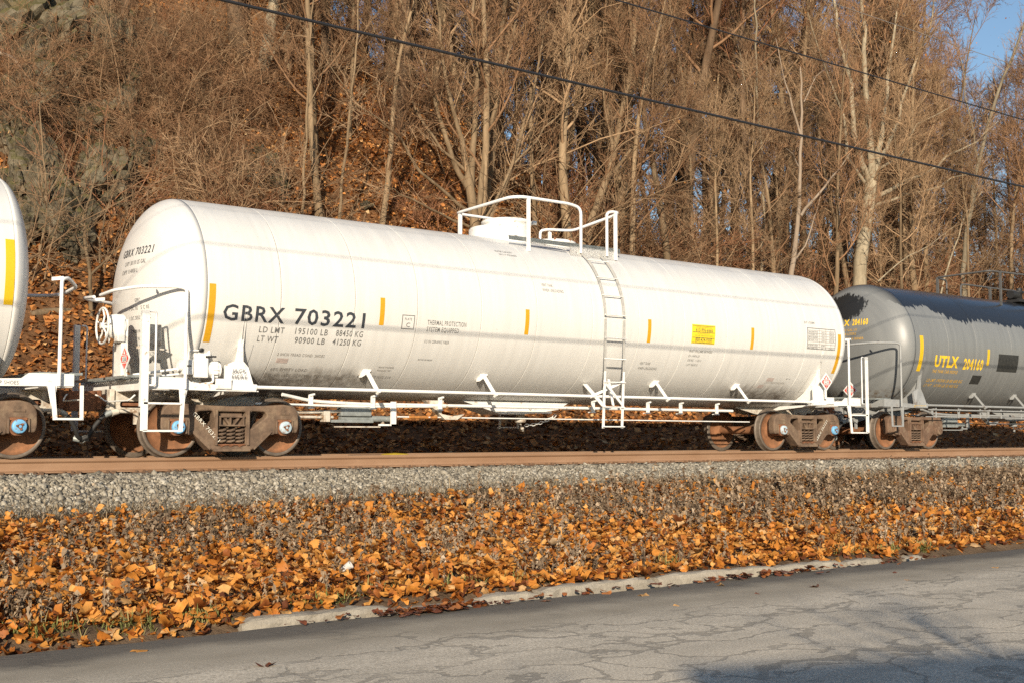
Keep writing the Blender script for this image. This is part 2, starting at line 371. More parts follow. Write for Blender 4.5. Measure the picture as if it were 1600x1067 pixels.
def arc(c, r, a0, a1, n, ux, uy):
    c, ux, uy = Vector(c), Vector(ux), Vector(uy)
    return [c+ux*(r*math.cos(R_(a0+(a1-a0)*i/n)))+uy*(r*math.sin(R_(a0+(a1-a0)*i/n))) for i in range(n+1)]
def bend(pts, r=.08, n=4):
    """rounds the corners of a pipe run"""
    P = [Vector(p) for p in pts]; out = [P[0]]
    for i in range(1, len(P)-1):
        a, b, c = P[i-1], P[i], P[i+1]; d1, d2 = (a-b), (c-b); q = min(r, d1.length*.45, d2.length*.45); p0, p2 = b+d1.normalized()*q, b+d2.normalized()*q
        for k in range(n+1):
            t = k/n; out.append(p0*(1-t)**2+b*(2*t*(1-t))+p2*t*t)
    return out+[P[-1]]
def plate2d(outline, holes, depth, bevel=0.0):
    """flat plate with holes in the XZ plane, thickness along Y around 0 -> bmesh"""
    cu = bpy.data.curves.new('plate', 'CURVE'); cu.dimensions = '2D'; cu.fill_mode = 'BOTH'; cu.extrude = max(depth/2-bevel, .0005); cu.bevel_depth = bevel; cu.bevel_resolution = 1; cu.offset = -bevel
    for poly in [outline]+list(holes):
        sp = cu.splines.new('POLY'); sp.points.add(len(poly)-1); sp.use_cyclic_u = True
        for p, q in zip(sp.points, poly): p.co = (q[0], q[1], 0, 1)
    o = bpy.data.objects.new('plate', cu); COL.objects.link(o)
    dg = bpy.context.evaluated_depsgraph_get(); me = bpy.data.meshes.new_from_object(o.evaluated_get(dg))
    bm = bmesh.new(); bm.from_mesh(me); bmesh.ops.remove_doubles(bm, verts=bm.verts[:], dist=1e-5)
    bmesh.ops.rotate(bm, verts=bm.verts[:], matrix=Matrix.Rotation(R_(90), 3, 'X'))
    bpy.data.objects.remove(o); bpy.data.curves.remove(cu); bpy.data.meshes.remove(me)
    return bm
def rounded(poly, r=.03, n=3):
    out = []; m = len(poly)
    for i in range(m):
        a, b, c = [Vector((*poly[j % m], 0)) for j in (i-1, i, i+1)]; d1, d2 = a-b, c-b; q = min(r, d1.length*.45, d2.length*.45)
        p0, p2 = b+d1.normalized()*q, b+d2.normalized()*q
        for k in range(n+1):
            t = k/n; p = p0*(1-t)**2+b*(2*t*(1-t))+p2*t*t; out.append((p.x, p.y))
    return out
_tc = {}
def text_bm(s, bold=0.0):
    """flat lettering with cap height 1, left edge at 0"""
    cu = bpy.data.curves.new('t', 'FONT'); cu.body = s; cu.size = 1.4; cu.offset = bold; cu.resolution_u = 2; cu.fill_mode = 'FRONT'; cu.space_character = 1.12
    o = bpy.data.objects.new('t', cu); COL.objects.link(o); dg = bpy.context.evaluated_depsgraph_get()
    me = bpy.data.meshes.new_from_object(o.evaluated_get(dg)); bm = bmesh.new(); bm.from_mesh(me)
    bpy.data.objects.remove(o); bpy.data.curves.remove(cu); bpy.data.meshes.remove(me)
    xs = [v.co.x for v in bm.verts]; x0, x1 = min(xs), max(xs)
    for v in bm.verts: v.co.x -= x0
    return bm, x1-x0
def lettering(s, x0, x1, h, fn, mat, parent, bold=0.0, cut=.05, name='lettering', stencil=False):
    """lettering from x0 to x1 with cap height h laid by fn(u, v) on a surface"""
    bm, wd = text_bm(s, bold); k = (x1-x0)/wd
    for v in bm.verts: v.co.x = x0+v.co.x*k; v.co.y *= h
    if cut:
        z = cut
        while z < h:
            bmesh.ops.bisect_plane(bm, geom=bm.verts[:]+bm.edges[:]+bm.faces[:], plane_co=(0, z, 0), plane_no=(0, 1, 0)); z += cut
    for v in bm.verts: v.co = Vector(fn(v.co.x, v.co.y))
    me = bpy.data.meshes.new(name); bm.to_mesh(me); bm.free()
    return ob(name, me, parent, mat)
def copy_tree(o, parent=None):
    c = o.copy(); COL.objects.link(c); c.parent = parent
    for ch in list(o.children): copy_tree(ch, c)
    return c
# ================================================================ SETTING
_rx = [-60, 0, 10, 16.3, 21.3, 24.1, 27.1, 30.4, 33.9, 37.6, 46.5, 70, 140]
_rz = [19, 18.5, 18, 17.2, 16.2, 14.8, 13.8, 11.8, 10, 8.6, 8.2, 8.6, 10]
_py = [-200, -20.2, -19.8, -9.5, -9.16, -9.06, -8, -7, -6, -5, -4.2, -3.4, -2.75, -1.85, -1.55, 1.6, 2.2, 3.0, 5.0, 7.5, 9.0]
_pz = [-1.0, -1.1, -1.31, -1.31, -1.31, -1.17, -1.12, -1.05, -.97, -.885, -.76, -.64, -.53, -.30, -.265, -.265, -.4, -.6, -.35, .25, .75]
def wob(X, Y, s=1.0, ph=0.0):
    return (np.sin(X*.9*s+1.3*np.sin(Y*.7*s+ph))+.6*np.sin(Y*1.7*s+X*.8*s+2+ph)+.4*np.sin(X*2.9*s-Y*2.1*s+ph*2)+.3*np.sin(Y*4.3*s+X*3.1*s+1.7))/2.3
def sstep(x, a, b):
    t = np.clip((x-a)/(b-a), 0, 1); return t*t*(3-2*t)
def gz(X, Y):
    X = np.asarray(X, float); Y = np.asarray(Y, float)
    z = np.interp(Y, _py, _pz)
    z = z + (.17*sstep(X, 4, 14)-.11)*sstep(Y, -8.5, -6)*(1-sstep(Y, -2.6, -1.9)) + .03*wob(X, Y, 1.5)*sstep(Y, -9, -8)*(1-sstep(Y, -4, -3.4))
    zc = np.interp(X, _rx, _rz); t = (Y-9.0)/12.0; tc = np.clip(t, 0, 1)
    h = .75+(zc-.75)*(.86*tc+.14*tc*tc)
    h = h + np.where(Y > 21, (Y-21)*.10*(1-sstep(X, 22, 34))-.02*(Y-21)*sstep(X, 22, 34), 0)
    h = h + wob(X*.5, Y*.6, 1.0, 1.0)*.45*np.clip((Y-9)/4, 0, 1)+.12*wob(X, Y, 1.6, 3.0)*np.clip((Y-9)/3, 0, 1)
    return np.where(Y > 9.0, h, z)
def grid_axis(segs):
    out = []
    for a, b, s in segs: out += list(np.arange(a, b-1e-6, s))
    return np.array(out+[segs[-1][1]])
gx = grid_axis([(-60, 0, 4), (0, 65, .5), (65, 130, 5)])
gy = grid_axis([(-200, -60, 20), (-60, -22, 6), (-22, -19.5, .5), (-19.5, -9.6, 1.65), (-9.6, -8.8, .1), (-8.8, -1.5, .26), (-1.5, 1.5, 1.0), (1.5, 23, .45), (23, 41, 2), (41, 201, 16)])
GX, GY = np.meshgrid(gx, gy); V = np.stack([GX, GY, gz(GX, GY)], -1)
ny, nx = GX.shape; I = np.arange(ny*nx).reshape(ny, nx)
Q = np.stack([I[:-1, :-1], I[:-1, 1:], I[1:, 1:], I[1:, :-1]], -1).reshape(-1, 4)
me = np_mesh('ground', V, Q, smooth=True)
for k in ('verge_soil', 'ballast_bed', 'hill_floor'): me.materials.append(MATS[k])
yc = ((GY[:-1, :-1]+GY[1:, :-1])/2).ravel()
me.polygons.foreach_set('material_index', np.where(yc < -2.75, 0, np.where(yc < 2.4, 1, 2)).astype(np.int32))
tag(ob('ground', me), 'ground of verge, track bed and wooded hillside', kind='structure')

# road: sheet with slight crown, ragged edge where there is no kerb
xs = np.concatenate([np.arange(-60, 0, 6), np.arange(0, 34, .35), np.arange(34, 130, 8)]); rows = []
rng = np.random.default_rng(5)
for yy, zz in ((-19.9, -1.262), (-14.5, -1.225), (-11, -1.245), (-9.9, -1.257), (None, -1.262)):
    e = -9.33+.05*wob(xs*2, xs*0, 1.5)+np.where(xs < 4.45, .12*sstep(-xs, -4.4, -2.6)*0+.02*rng.standard_normal(len(xs)), 0) if yy is None else np.full(len(xs), yy)
    rows.append(np.stack([xs, e, np.full(len(xs), zz)], -1))
V = np.array(rows); n = len(xs); I = np.arange(5*n).reshape(5, n)
Q = np.stack([I[:-1, :-1], I[:-1, 1:], I[1:, 1:], I[1:, :-1]], -1).reshape(-1, 4)
tag(ob('road', np_mesh('road', V, Q, smooth=True), mat='asphalt'), 'grey asphalt road with a dark damp gutter', kind='structure')

# kerb: worn concrete lengths bedded in a footing
kf = MB(); kf.box((4.5, -9.20, -1.42), (13.2, -9.06, -1.235)); kerb = tag(kf.build('kerb', 'kerb_concrete'), 'worn concrete kerb along the road edge', kind='structure')
rng = np.random.default_rng(8)
for k, (x0, x1, top, tilt) in enumerate([(4.46, 5.93, -1.19, .01), (5.99, 6.86, -1.235, .02), (6.92, 7.62, -1.19, -.015), (7.66, 9.22, -1.17, .012), (9.29, 11.16, -1.165, -.01), (11.21, 12.45, -1.185, .008), (12.52, 13.25, -1.205, .012), (13.75, 14.15, -1.225, .0)]):
    nn = max(4, int((x1-x0)/.12)); v = []; f = []
    for i in range(nn+1):
        x = x0+(x1-x0)*i/nn; e = min(i, nn-i); rd = .03 if e == 0 else (.008 if e == 1 else 0)
        j = rng.normal(0, .006, 6); yy = -9.25+tilt*2*(i/nn-.5)
        for q, (a, b) in enumerate([(0, -1.33), (0-j[0]+rd*.5, top-.05), (.02+j[1]+rd*.4, top-.012-rd*.8), (.05, top+j[2]-rd), (.15, top+j[3]-rd), (.185-rd*.3, top-.03+j[4]), (.19, -1.33)]): v.append((x, yy+a, b))
    for i in range(nn):
        for q in range(6): f.append((i*7+q, (i+1)*7+q, (i+1)*7+q+1, i*7+q+1))
    f += [tuple(range(7)), tuple(range(nn*7+6, nn*7-1, -1))]
    m = MB(); m.add(v, f); m.build('kerb_stone', 'kerb_concrete', kerb)

# track
bed = MB(); bed.box((-40, -1.3, -.5), (128, 1.3, -.39)); track = tag(bed.build('railway_track', 'ballast_bed'), 'single railway track with rusty rails on wooden sleepers', kind='structure')
prof = [(-.076, -.186), (.076, -.186), (.076, -.175), (.022, -.155), (.010, -.13), (.010, -.062), (.030, -.045), (.037, -.035), (.037, -.008), (.027, 0), (-.027, 0), (-.037, -.008), (-.037, -.035), (-.030, -.045), (-.010, -.062), (-.010, -.13), (-.022, -.155), (-.076, -.175)]
for s in (-1, 1):
    m = MB(); v = []; xr = [-40, 0, 20, 40, 70, 128]
    for x in xr: v += [(x, s*.755+a, b*1.11) for a, b in prof]
    k = len(prof); m.add(v, [(i*k+q, i*k+(q+1) % k, (i+1)*k+(q+1) % k, (i+1)*k+q) for i in range(len(xr)-1) for q in range(k)]+[tuple(range(k)), tuple(range((len(xr)-1)*k+k-1, (len(xr)-1)*k-1, -1))])
    m.build('rail', 'rail_steel', track)
tm = MB(); tm.box((-.115, -1.3, -.389), (.115, 1.3, -.224), .01); tie = tm.mesh('sleeper'); tie.materials.append(MATS['tie_wood'])
pm = MB(); pm.box((-.10, -.19, -.2235), (.10, .19, -.2075))
for a in (-.06, .06):
    for b in (-.115, .115): pm.box((a-.015, b-.016, -.21), (a+.015, b+.016, -.178))
plate = pm.mesh('tie_plate'); plate.materials.append(MATS['tie_plate'])
an = MB(); an.box((-.03, -.10, -.236), (.03, .10, -.208)); an.box((-.03, -.115, -.23), (.03, -.098, -.185)); anchor = an.mesh('rail_anchor'); anchor.materials.append(MATS['tie_plate'])
rng = np.random.default_rng(3); x = 1.0
while x < 62:
    o = ob('sleeper', tie, track, loc=(x, rng.normal(0, .03), 0))
    for s in (-1, 1):
        p = ob('tie_plate', plate, o, loc=(0, s*.755-o.location.y, 0))
    ob('rail_anchor', anchor, track, loc=(x+.155, -.755, 0))
    x += rng.uniform(.49, .55)

# ballast stones: a bevelled block, roughened per template
rng = np.random.default_rng(11)
def stones(n, xf, yf, size, zoff=0.0, seed=0):
    rng = np.random.default_rng(seed)
    T = []
    for k in range(14):
        ico = np.array([(-1, t, 0) for t in (1.6, -1.6)]+[(1, t, 0) for t in (1.6, -1.6)]+[(0, -1, t) for t in (1.6, -1.6)]+[(0, 1, t) for t in (1.6, -1.6)]+[(t, 0, -1) for t in (1.6, -1.6)]+[(t, 0, 1) for t in (1.6, -1.6)], float)
        oc = np.array([(1, 0, 0), (-1, 0, 0), (0, 1, 0), (0, -1, 0), (0, 0, 1), (0, 0, -1), (.75, .75, .6), (-.75, .75, -.6)], float)
        cb = np.array([(a, b, c) for a in (-1, 1) for b in (-1, 1) for c in (-1, 1)], float)*.72
        v = cb*rng.uniform(.62, 1.3, (8, 1))*rng.uniform(.8, 1.2, (8, 3)); T.append(v)
    T = np.array(T); F = np.array([(0, 1, 3, 2), (4, 6, 7, 5), (0, 4, 5, 1), (2, 3, 7, 6), (0, 2, 6, 4), (1, 5, 7, 3)])
    X = xf(rng, n); Y = yf(rng, n, X); Z = gz(X, Y)+zoff
    S = size*np.exp(rng.normal(0, .3, n))
    q = rng.normal(size=(n, 4)); q /= np.linalg.norm(q, axis=1)[:, None]; a, b, c, d = q.T
    RM = np.stack([1-2*(c*c+d*d), 2*(b*c-a*d), 2*(b*d+a*c), 2*(b*c+a*d), 1-2*(b*b+d*d), 2*(c*d-a*b), 2*(b*d-a*c), 2*(c*d+a*b), 1-2*(b*b+c*c)], -1).reshape(n, 3, 3)
    v = T[rng.integers(0, 14, n)]*S[:, None, None]*np.array([1.15, 1, .8]); v = np.einsum('nij,nkj->nki', RM, v)+np.stack([X, Y, Z], -1)[:, None]
    f = (F[None]+(np.arange(n)*8)[:, None, None]).reshape(-1, 4)
    return v.reshape(-1, 3), f, np.repeat(np.clip(rng.beta(2.2, 2.2, n)*.95+.02*rng.normal(size=n), 0, 1), 8)
def xb(r, n): return np.where(r.random(n) < .72, 2.5+r.random(n)**1.25*22, 2.5+r.random(n)*40)
v1, f1, t1 = stones(33000, xb, lambda r, n, X: -2.95+np.abs(r.random(n)-.03)*2.1, .027, .008, 1)
v2, f2, t2 = stones(5000, lambda r, n: 2+r.random(n)*45, lambda r, n, X: -.6+r.random(n)*3.0, .034, .0, 2)
V = np.concatenate([v1, v2]); Q = np.concatenate([f1, f2+len(v1)])
tag(ob('ballast', np_mesh('ballast', V, Q, tint=np.concatenate([t1, t2])), mat='stone'), 'grey and tan crushed stone ballast along the track', 'ballast', kind='stuff')
# ================================================================ TRAIN
RT_, ZC, HD = 1.573, 2.531, .69          # tank radius, axis height, head depth
WB = 1.778
def on_tank(off=.004, zmid=None):
    """u along the car, v = height of the chord counted as arc from angle zmid (deg)"""
    def fn(u, v):
        th = R_(zmid)+v/RT_; r = RT_+off
        return (u, -r*math.cos(th), ZC+r*math.sin(th))
    return fn
def strip(parent, x, a0, a1, wd, mat, name='reflective_stripe', off=.004, n=14):
    m = MB(); v = []
    for i in range(n+1):
        th = R_(a0+(a1-a0)*i/n); c, s = math.cos(th), math.sin(th)
        for xx, o in ((x-wd/2, -.004), (x-wd/2, off), (x+wd/2, off), (x+wd/2, -.004)): v.append((xx, -(RT_+o)*c, ZC+(RT_+o)*s))
    m.add(v, [(i*4+k, i*4+k+1, i*4+5+k, i*4+4+k) for i in range(n) for k in range(3)]); m.build(name, mat, parent)
def on_head(x0, sgn, off=.005):
    """lettering on a tank head: u runs towards the near side"""
    def fn(u, v):
        y, z = -u, v
        q = max(0, 1-(y*y+(z-ZC)**2)/RT_**2)
        return (x0+sgn*(HD*math.sqrt(q)+off), y, z)
    return fn
# --- shared truck meshes
def wheel_mesh():
    m = MB()
    m.m = 1
    m.lathe([(.40, .012), (.403, .0), (.447, .0), (.453, .006), (.457, .03), (.458, .10), (.468, .112), (.483, .122), (.483, .138), (.468, .147), (.40, .147)], (0, 0, 0), 'Y', 48, caps=False)
    m.m = 0
    m.lathe([(.401, .006), (.395, .035), (.30, .062), (.20, .075), (.15, .045), (.145, -.02), (.001, -.02)], (0, 0, 0), 'Y', 48, caps=False)
    m.lathe([(.401, .141), (.395, .115), (.30, .105), (.20, .10), (.15, .14), (.001, .16)], (0, 0, 0), 'Y', 48, caps=False)
    return m.mesh('wheel')
WHEEL = wheel_mesh()
def half(pts): return pts+[(-x, z) for x, z in reversed(pts)]
side_out = rounded([(-1.15, .47), (-1.14, .68), (-1.06, .79), (-.90, .825), (-.52, .80), (0, .785), (.52, .80), (.90, .825), (1.06, .79), (1.14, .68), (1.15, .47), (1.12, .37), (1.04, .37), (1.02, .575), (.76, .575), (.735, .34), (.645, .34), (.60, .345), (.355, .105), (-.355, .105), (-.60, .345), (-.645, .34), (-.735, .34), (-.76, .575), (-1.02, .575), (-1.04, .37), (-1.12, .37)], .045)
win = [rounded([(s*.56, .70), (s*.31, .715), (s*.275, .46), (s*.32, .43), (s*.60, .64)][::s], .05) for s in (1, -1)]
ctr = rounded([(-.235, .70), (.235, .70), (.235, .175), (-.235, .175)], .03)
def frame_mesh(depth=.17):
    bm = plate2d(side_out, win+[ctr], depth, .022); m = MB(); m.bm(bm)
    # flanges that give the casting its box section
    m.box((-.30, -.13, .085), (.30, .13, .125), .012)
    for s in (-1, 1):
        m.box((s*.245, -.115, .18), (s*.285, .115, .73), .008)
        m.bar((s*.36, 0, .125), (s*.66, 0, .40), .22, .035, (0, 1, 0))
        m.box((s*.80, -.10, .66), (s*.98, -.075, .70), .006)
        m.box((s*.735, -.115, .36), (s*.765, .09, .57), .006)
        m.box((s*1.015, -.11, .38), (s*1.045, .09, .57), .006)
    return m.mesh('side_frame')
FRAME = frame_mesh()
def spring_mesh(r=.068, h=.255, turns=4.6, w=.0175):
    m = MB(); n = int(turns*12)
    m.tube([(r*math.cos(i/12*2*math.pi), r*math.sin(i/12*2*math.pi), h*i/n) for i in range(n+1)], w, 6); return m.mesh('spring')
SPRING = spring_mesh()
def adapter_mesh():
    m = MB(); m.m = 0
    m.prism(rounded([(-.125, -.06), (-.105, .075), (-.05, .125), (.05, .125), (.105, .075), (.125, -.06), (.07, -.125), (-.07, -.125)], .03, 2), 'Y', -.085, .16)
    m.box((-.12, -.09, .085), (.12, .12, .125), .008); m.lathe([(.10, -.10), (.115, -.085), (.115, .15)], (0, 0, 0), 'Y', 20)
    return m.mesh('bearing')
BEARING = adapter_mesh()
def cap_mesh():
    m = MB(); m.m = 0
    m.lathe([(.02, -.155), (.085, -.155), (.098, -.148), (.100, -.10)], (0, 0, 0), 'Y', 24)
    m.m = 1
    for k in range(3):
        a = R_(90+120*k); c = (.042*math.cos(a), -.158, .042*math.sin(a)); m.cyl((c[0], -.156, c[2]), (c[0], -.176, c[2]), .0165, 6)
        a2 = R_(90+120*(k+1)); m.bar((c[0], -.160, c[2]), (.042*math.cos(a2), -.160, .042*math.sin(a2)), .022, .010, (math.cos((a+a2)/2), 0, math.sin((a+a2)/2)))
    m.m = 0
    m.cyl((0, -.15, 0), (0, -.17, 0), .02, 10)
    return m.mesh('bearing_cap')
def cap_of(face, lock='rust'):
    me = CAPM.copy(); me.materials.append(MATS[face]); me.materials.append(MATS[lock]); return me
CAPM = cap_mesh()
CAP_BLUE, CAP_PALE, CAP_RUST = cap_of('cap_blue'), cap_of('cap_pale'), cap_of('truck_brown', 'truck_brown')
for me, mm in ((WHEEL, ('wheel_rust', 'wheel_rim')), (SPRING, ('truck_steel',))):
    for k in mm: me.materials.append(MATS[k])
def bolster_mesh():
    m = MB(); m.box((-.21, -1.0, .48), (.21, 1.0, .70), .02); m.box((-.17, -.35, .70), (.17, .35, .80), .02)
    for s in (-1, 1):                                     # open pocket at the bolster end
        m.box((-.215, s*1.10, .475), (.215, s*.95, .50), .006); m.box((-.215, s*1.10, .61), (.215, s*.95, .635), .006)
        for x in (-.20, -.03, .19): m.box((x-.012, s*1.095, .50), (x+.012, s*.98, .61))
        for a in (-1, 1):
            m.prism([(a*.02, .50), (a*.09, .61), (a*.14, .61), (a*.05, .50)], 'Y', s*1.07, s*1.0)
    return m.mesh('truck')
BOLST = bolster_mesh()
def truck(parent, x, steel='truck_steel', caps=None, mark=None, flipmark=False):
    bm_ = BOLST.copy(); t = ob('truck', bm_, parent, steel, (x, 0, 0))
    fr = FRAME if steel == 'truck_steel' else FRAME2
    for s in (-1, 1):
        f = ob('side_frame', fr, t, steel, (0, s*1.0, 0)); f.rotation_euler.z = 0 if s < 0 else math.pi
        for a in (-1, 1):
            w_ = ob('wheel', WHEEL, t, None, (a*WB/2, s*.835, .457)); w_.rotation_euler = (0, a*.7+s, 0 if s < 0 else math.pi)
            b = ob('bearing', BEARING if steel == 'truck_steel' else BEARING2, t, 'rust' if steel == 'truck_steel' else steel, (a*WB/2, s*1.02, .457)); b.rotation_euler.z = 0 if s < 0 else math.pi
            c = ob('bearing_cap', (caps or [CAP_BLUE, CAP_BLUE])[0 if a < 0 else 1], t, None, (a*WB/2, s*1.02, .457)); c.rotation_euler = (0, R_(180+17*a*s), 0 if s < 0 else math.pi)
        for q in (-1, 0, 1): ob('spring', SPRING, t, None, (q*.148, s*1.02, .205))
        m = MB(); m.box((-.225, s*1.10, .178), (.225, s*.93, .202), .006)
        for q in (-.15, 0, .15): m.prism([(q-.05, .178), (q+.03, .178), (q-.03, .155)], 'Y', s*1.10, s*1.0)
        m.build('spring_seat', 'rust', t)
    for a in (-1, 1):
        m = MB(); m.cyl((a*WB/2, -.70, .457), (a*WB/2, .70, .457), .088, 16); m.build('axle', 'wheel_rust', t)
        m = MB()
        m.box((a*.36, -.62, .36), (a*.42, .62, .46), .01); m.bar((a*.39, -.6, .4), (a*.30, 0, .52), .07, .03); m.bar((a*.39, .6, .4), (a*.30, 0, .52), .07, .03); m.build('brake_beam', steel, t)
        for s in (-1, 1):
            m = MB(); m.prism([(a*.40, .34), (a*.435, .34), (a*.425, .45), (a*.44, .56), (a*.40, .56), (a*.385, .45)], 'Y', s*.82, s*.73); m.build('brake_shoe', 'rust', t)
    if mark:
        fn = lambda u, v: (-.66+u*.70+v*.716, -1.105, .655-u*.716+v*.70)
        if flipmark: fn = lambda u, v: (.29+u*.65-v*.76, -1.105, .20+u*.76+v*.65)
        lettering(mark, 0.0, .60, .062, fn, 'ink_white', t, .004, 0)
    return t
FRAME2, BEARING2 = FRAME.copy(), BEARING.copy()
# --- tank shell
def shell(car, seams, mat):
    m = MB(); n = 96
    hd = [(RT_*math.cos(a), HD*math.sin(a)) for a in [R_(90*i/14) for i in range(15)]]
    v = []; k = 0
    prof = [(max(r, .001), 7.6+h) for r, h in reversed(hd)]
    for r, x in prof: v += [(-x, r*math.cos(2*math.pi*i/n), ZC+r*math.sin(2*math.pi*i/n)) for i in range(n)]
    for r, x in [(RT_-.012, 7.6)]: v += [(-x, r*math.cos(2*math.pi*i/n), ZC+r*math.sin(2*math.pi*i/n)) for i in range(n)]
    for r, x in [(RT_-.012, 7.6)]: v += [(x, r*math.cos(2*math.pi*i/n), ZC+r*math.sin(2*math.pi*i/n)) for i in range(n)]
    for r, x in reversed(prof): v += [(x, r*math.cos(2*math.pi*i/n), ZC+r*math.sin(2*math.pi*i/n)) for i in range(n)]
    rows = len(v)//n
    m.add(v, [(j*n+i, j*n+(i+1) % n, (j+1)*n+(i+1) % n, (j+1)*n+i) for j in range(rows-1) for i in range(n)], True)
    tank = m.build('tank', [mat, 'dirty_white'], car)
    tank.data.polygons.foreach_set('material_index', [1 if abs(p_.center.x) < 7.59 else 0 for p_ in tank.data.polygons])
    for k, (a, b) in enumerate(zip(seams[:-1], seams[1:])):
        m = MB(); d = .0006 if k % 2 else 0.0; v = []
        pr = [(RT_-.010, a+.005), (RT_-d-.002, a+.006), (RT_-d, a+.009), (RT_-d, a+.013), (RT_-d, (a+b)/2), (RT_-d, b-.013), (RT_-d, b-.009), (RT_-d-.002, b-.006), (RT_-.010, b-.005)]
        for r, x in pr: v += [(x, r*math.cos(2*math.pi*i/n), ZC+r*math.sin(2*math.pi*i/n)) for i in range(n)]
        m.add(v, [(j*n+i, j*n+(i+1) % n, (j+1)*n+(i+1) % n, (j+1)*n+i) for j in range(8) for i in range(n)], True)
        m.build('jacket_panel', mat, tank)
    return tank
def placard(parent, c, u, label=None, digits='1230'):
    """red and white hazard diamond; c centre, u = direction of reading"""
    c = Vector(c); u = Vector(u).normalized(); up = Vector((0, 0, 1)); n = u.cross(up)
    def P(a, b, o): return c+u*a+up*b+n*o
    m = MB(); h = .205
    q = [(0, h), (h, 0), (0, -h), (-h, 0)]; m.add([P(a, b, .0) for a, b in q]+[P(a, b, -.012) for a, b in q], [(0, 1, 2, 3), (7, 6, 5, 4)]+[(i, i+4, (i+1) % 4+4, (i+1) % 4) for i in range(4)])
    p = m.build('placard', 'placard_white', parent)
    m = MB(); k = .155
    m.add([P(a, b, .003) for a, b in ((0, k), (k*.62, k*.38), (-k*.62, k*.38))], [(0, 1, 2)])
    m.add([P(a, b, .003) for a, b in ((-k*.76, k*.30), (k*.76, k*.30), (k*1.04, 0), (k*.72, -k*.36), (-k*.72, -k*.36), (-k*1.04, 0))], [tuple(range(6))])
    m.add([P(a, b, .003) for a, b in ((-k*.58, -k*.46), (k*.58, -k*.46), (0, -k))], [(0, 1, 2)])
    m.build('red_field', 'placard_red', p)
    m = MB(); m.add([P(a, b, .005) for a, b in ((-.095, -.045), (.095, -.045), (.095, .032), (-.095, .032))], [(0, 1, 2, 3)]); m.build('number_panel', 'placard_white', p)
    m = MB(); m.add([P(a, b, .005) for a, b in ((-.03, .065), (.03, .065), (.036, .085), (.012, .10), (0, .135), (-.018, .10), (-.034, .09))], [tuple(range(7))]); m.build('flame_mark', 'placard_white', p)
    lettering(digits, -.08, .08, .058, lambda a, b: P(a, b-.036, .007), 'ink', p, .02, 0)
    lettering('3', -.012, .012, .04, lambda a, b: P(a, b-.125, .007), 'placard_white', p, .02, 0)
    if label: p['label'] = label
    return p
def coupler(car, s, rust='rust'):
    """knuckle coupler and draft gear at end s"""
    m = MB(); x0 = s*8.25
    m.box((x0, -.09, .78), (s*8.80, .09, .95), .02)
    m.prism(rounded([(s*8.72, -.13), (s*8.80, -.22), (s*8.95, -.24), (s*9.06, -.15), (s*9.02, -.06), (s*8.93, -.03), (s*8.92, .06), (s*9.04, .12), (s*9.06, .20), (s*8.90, .24), (s*8.76, .15)], .03, 2), 'Z', .70, 1.0)
    m.box((s*8.66, -.16, .72), (s*8.74, .16, 1.02), .015)
    return m.build('coupler', rust, car)
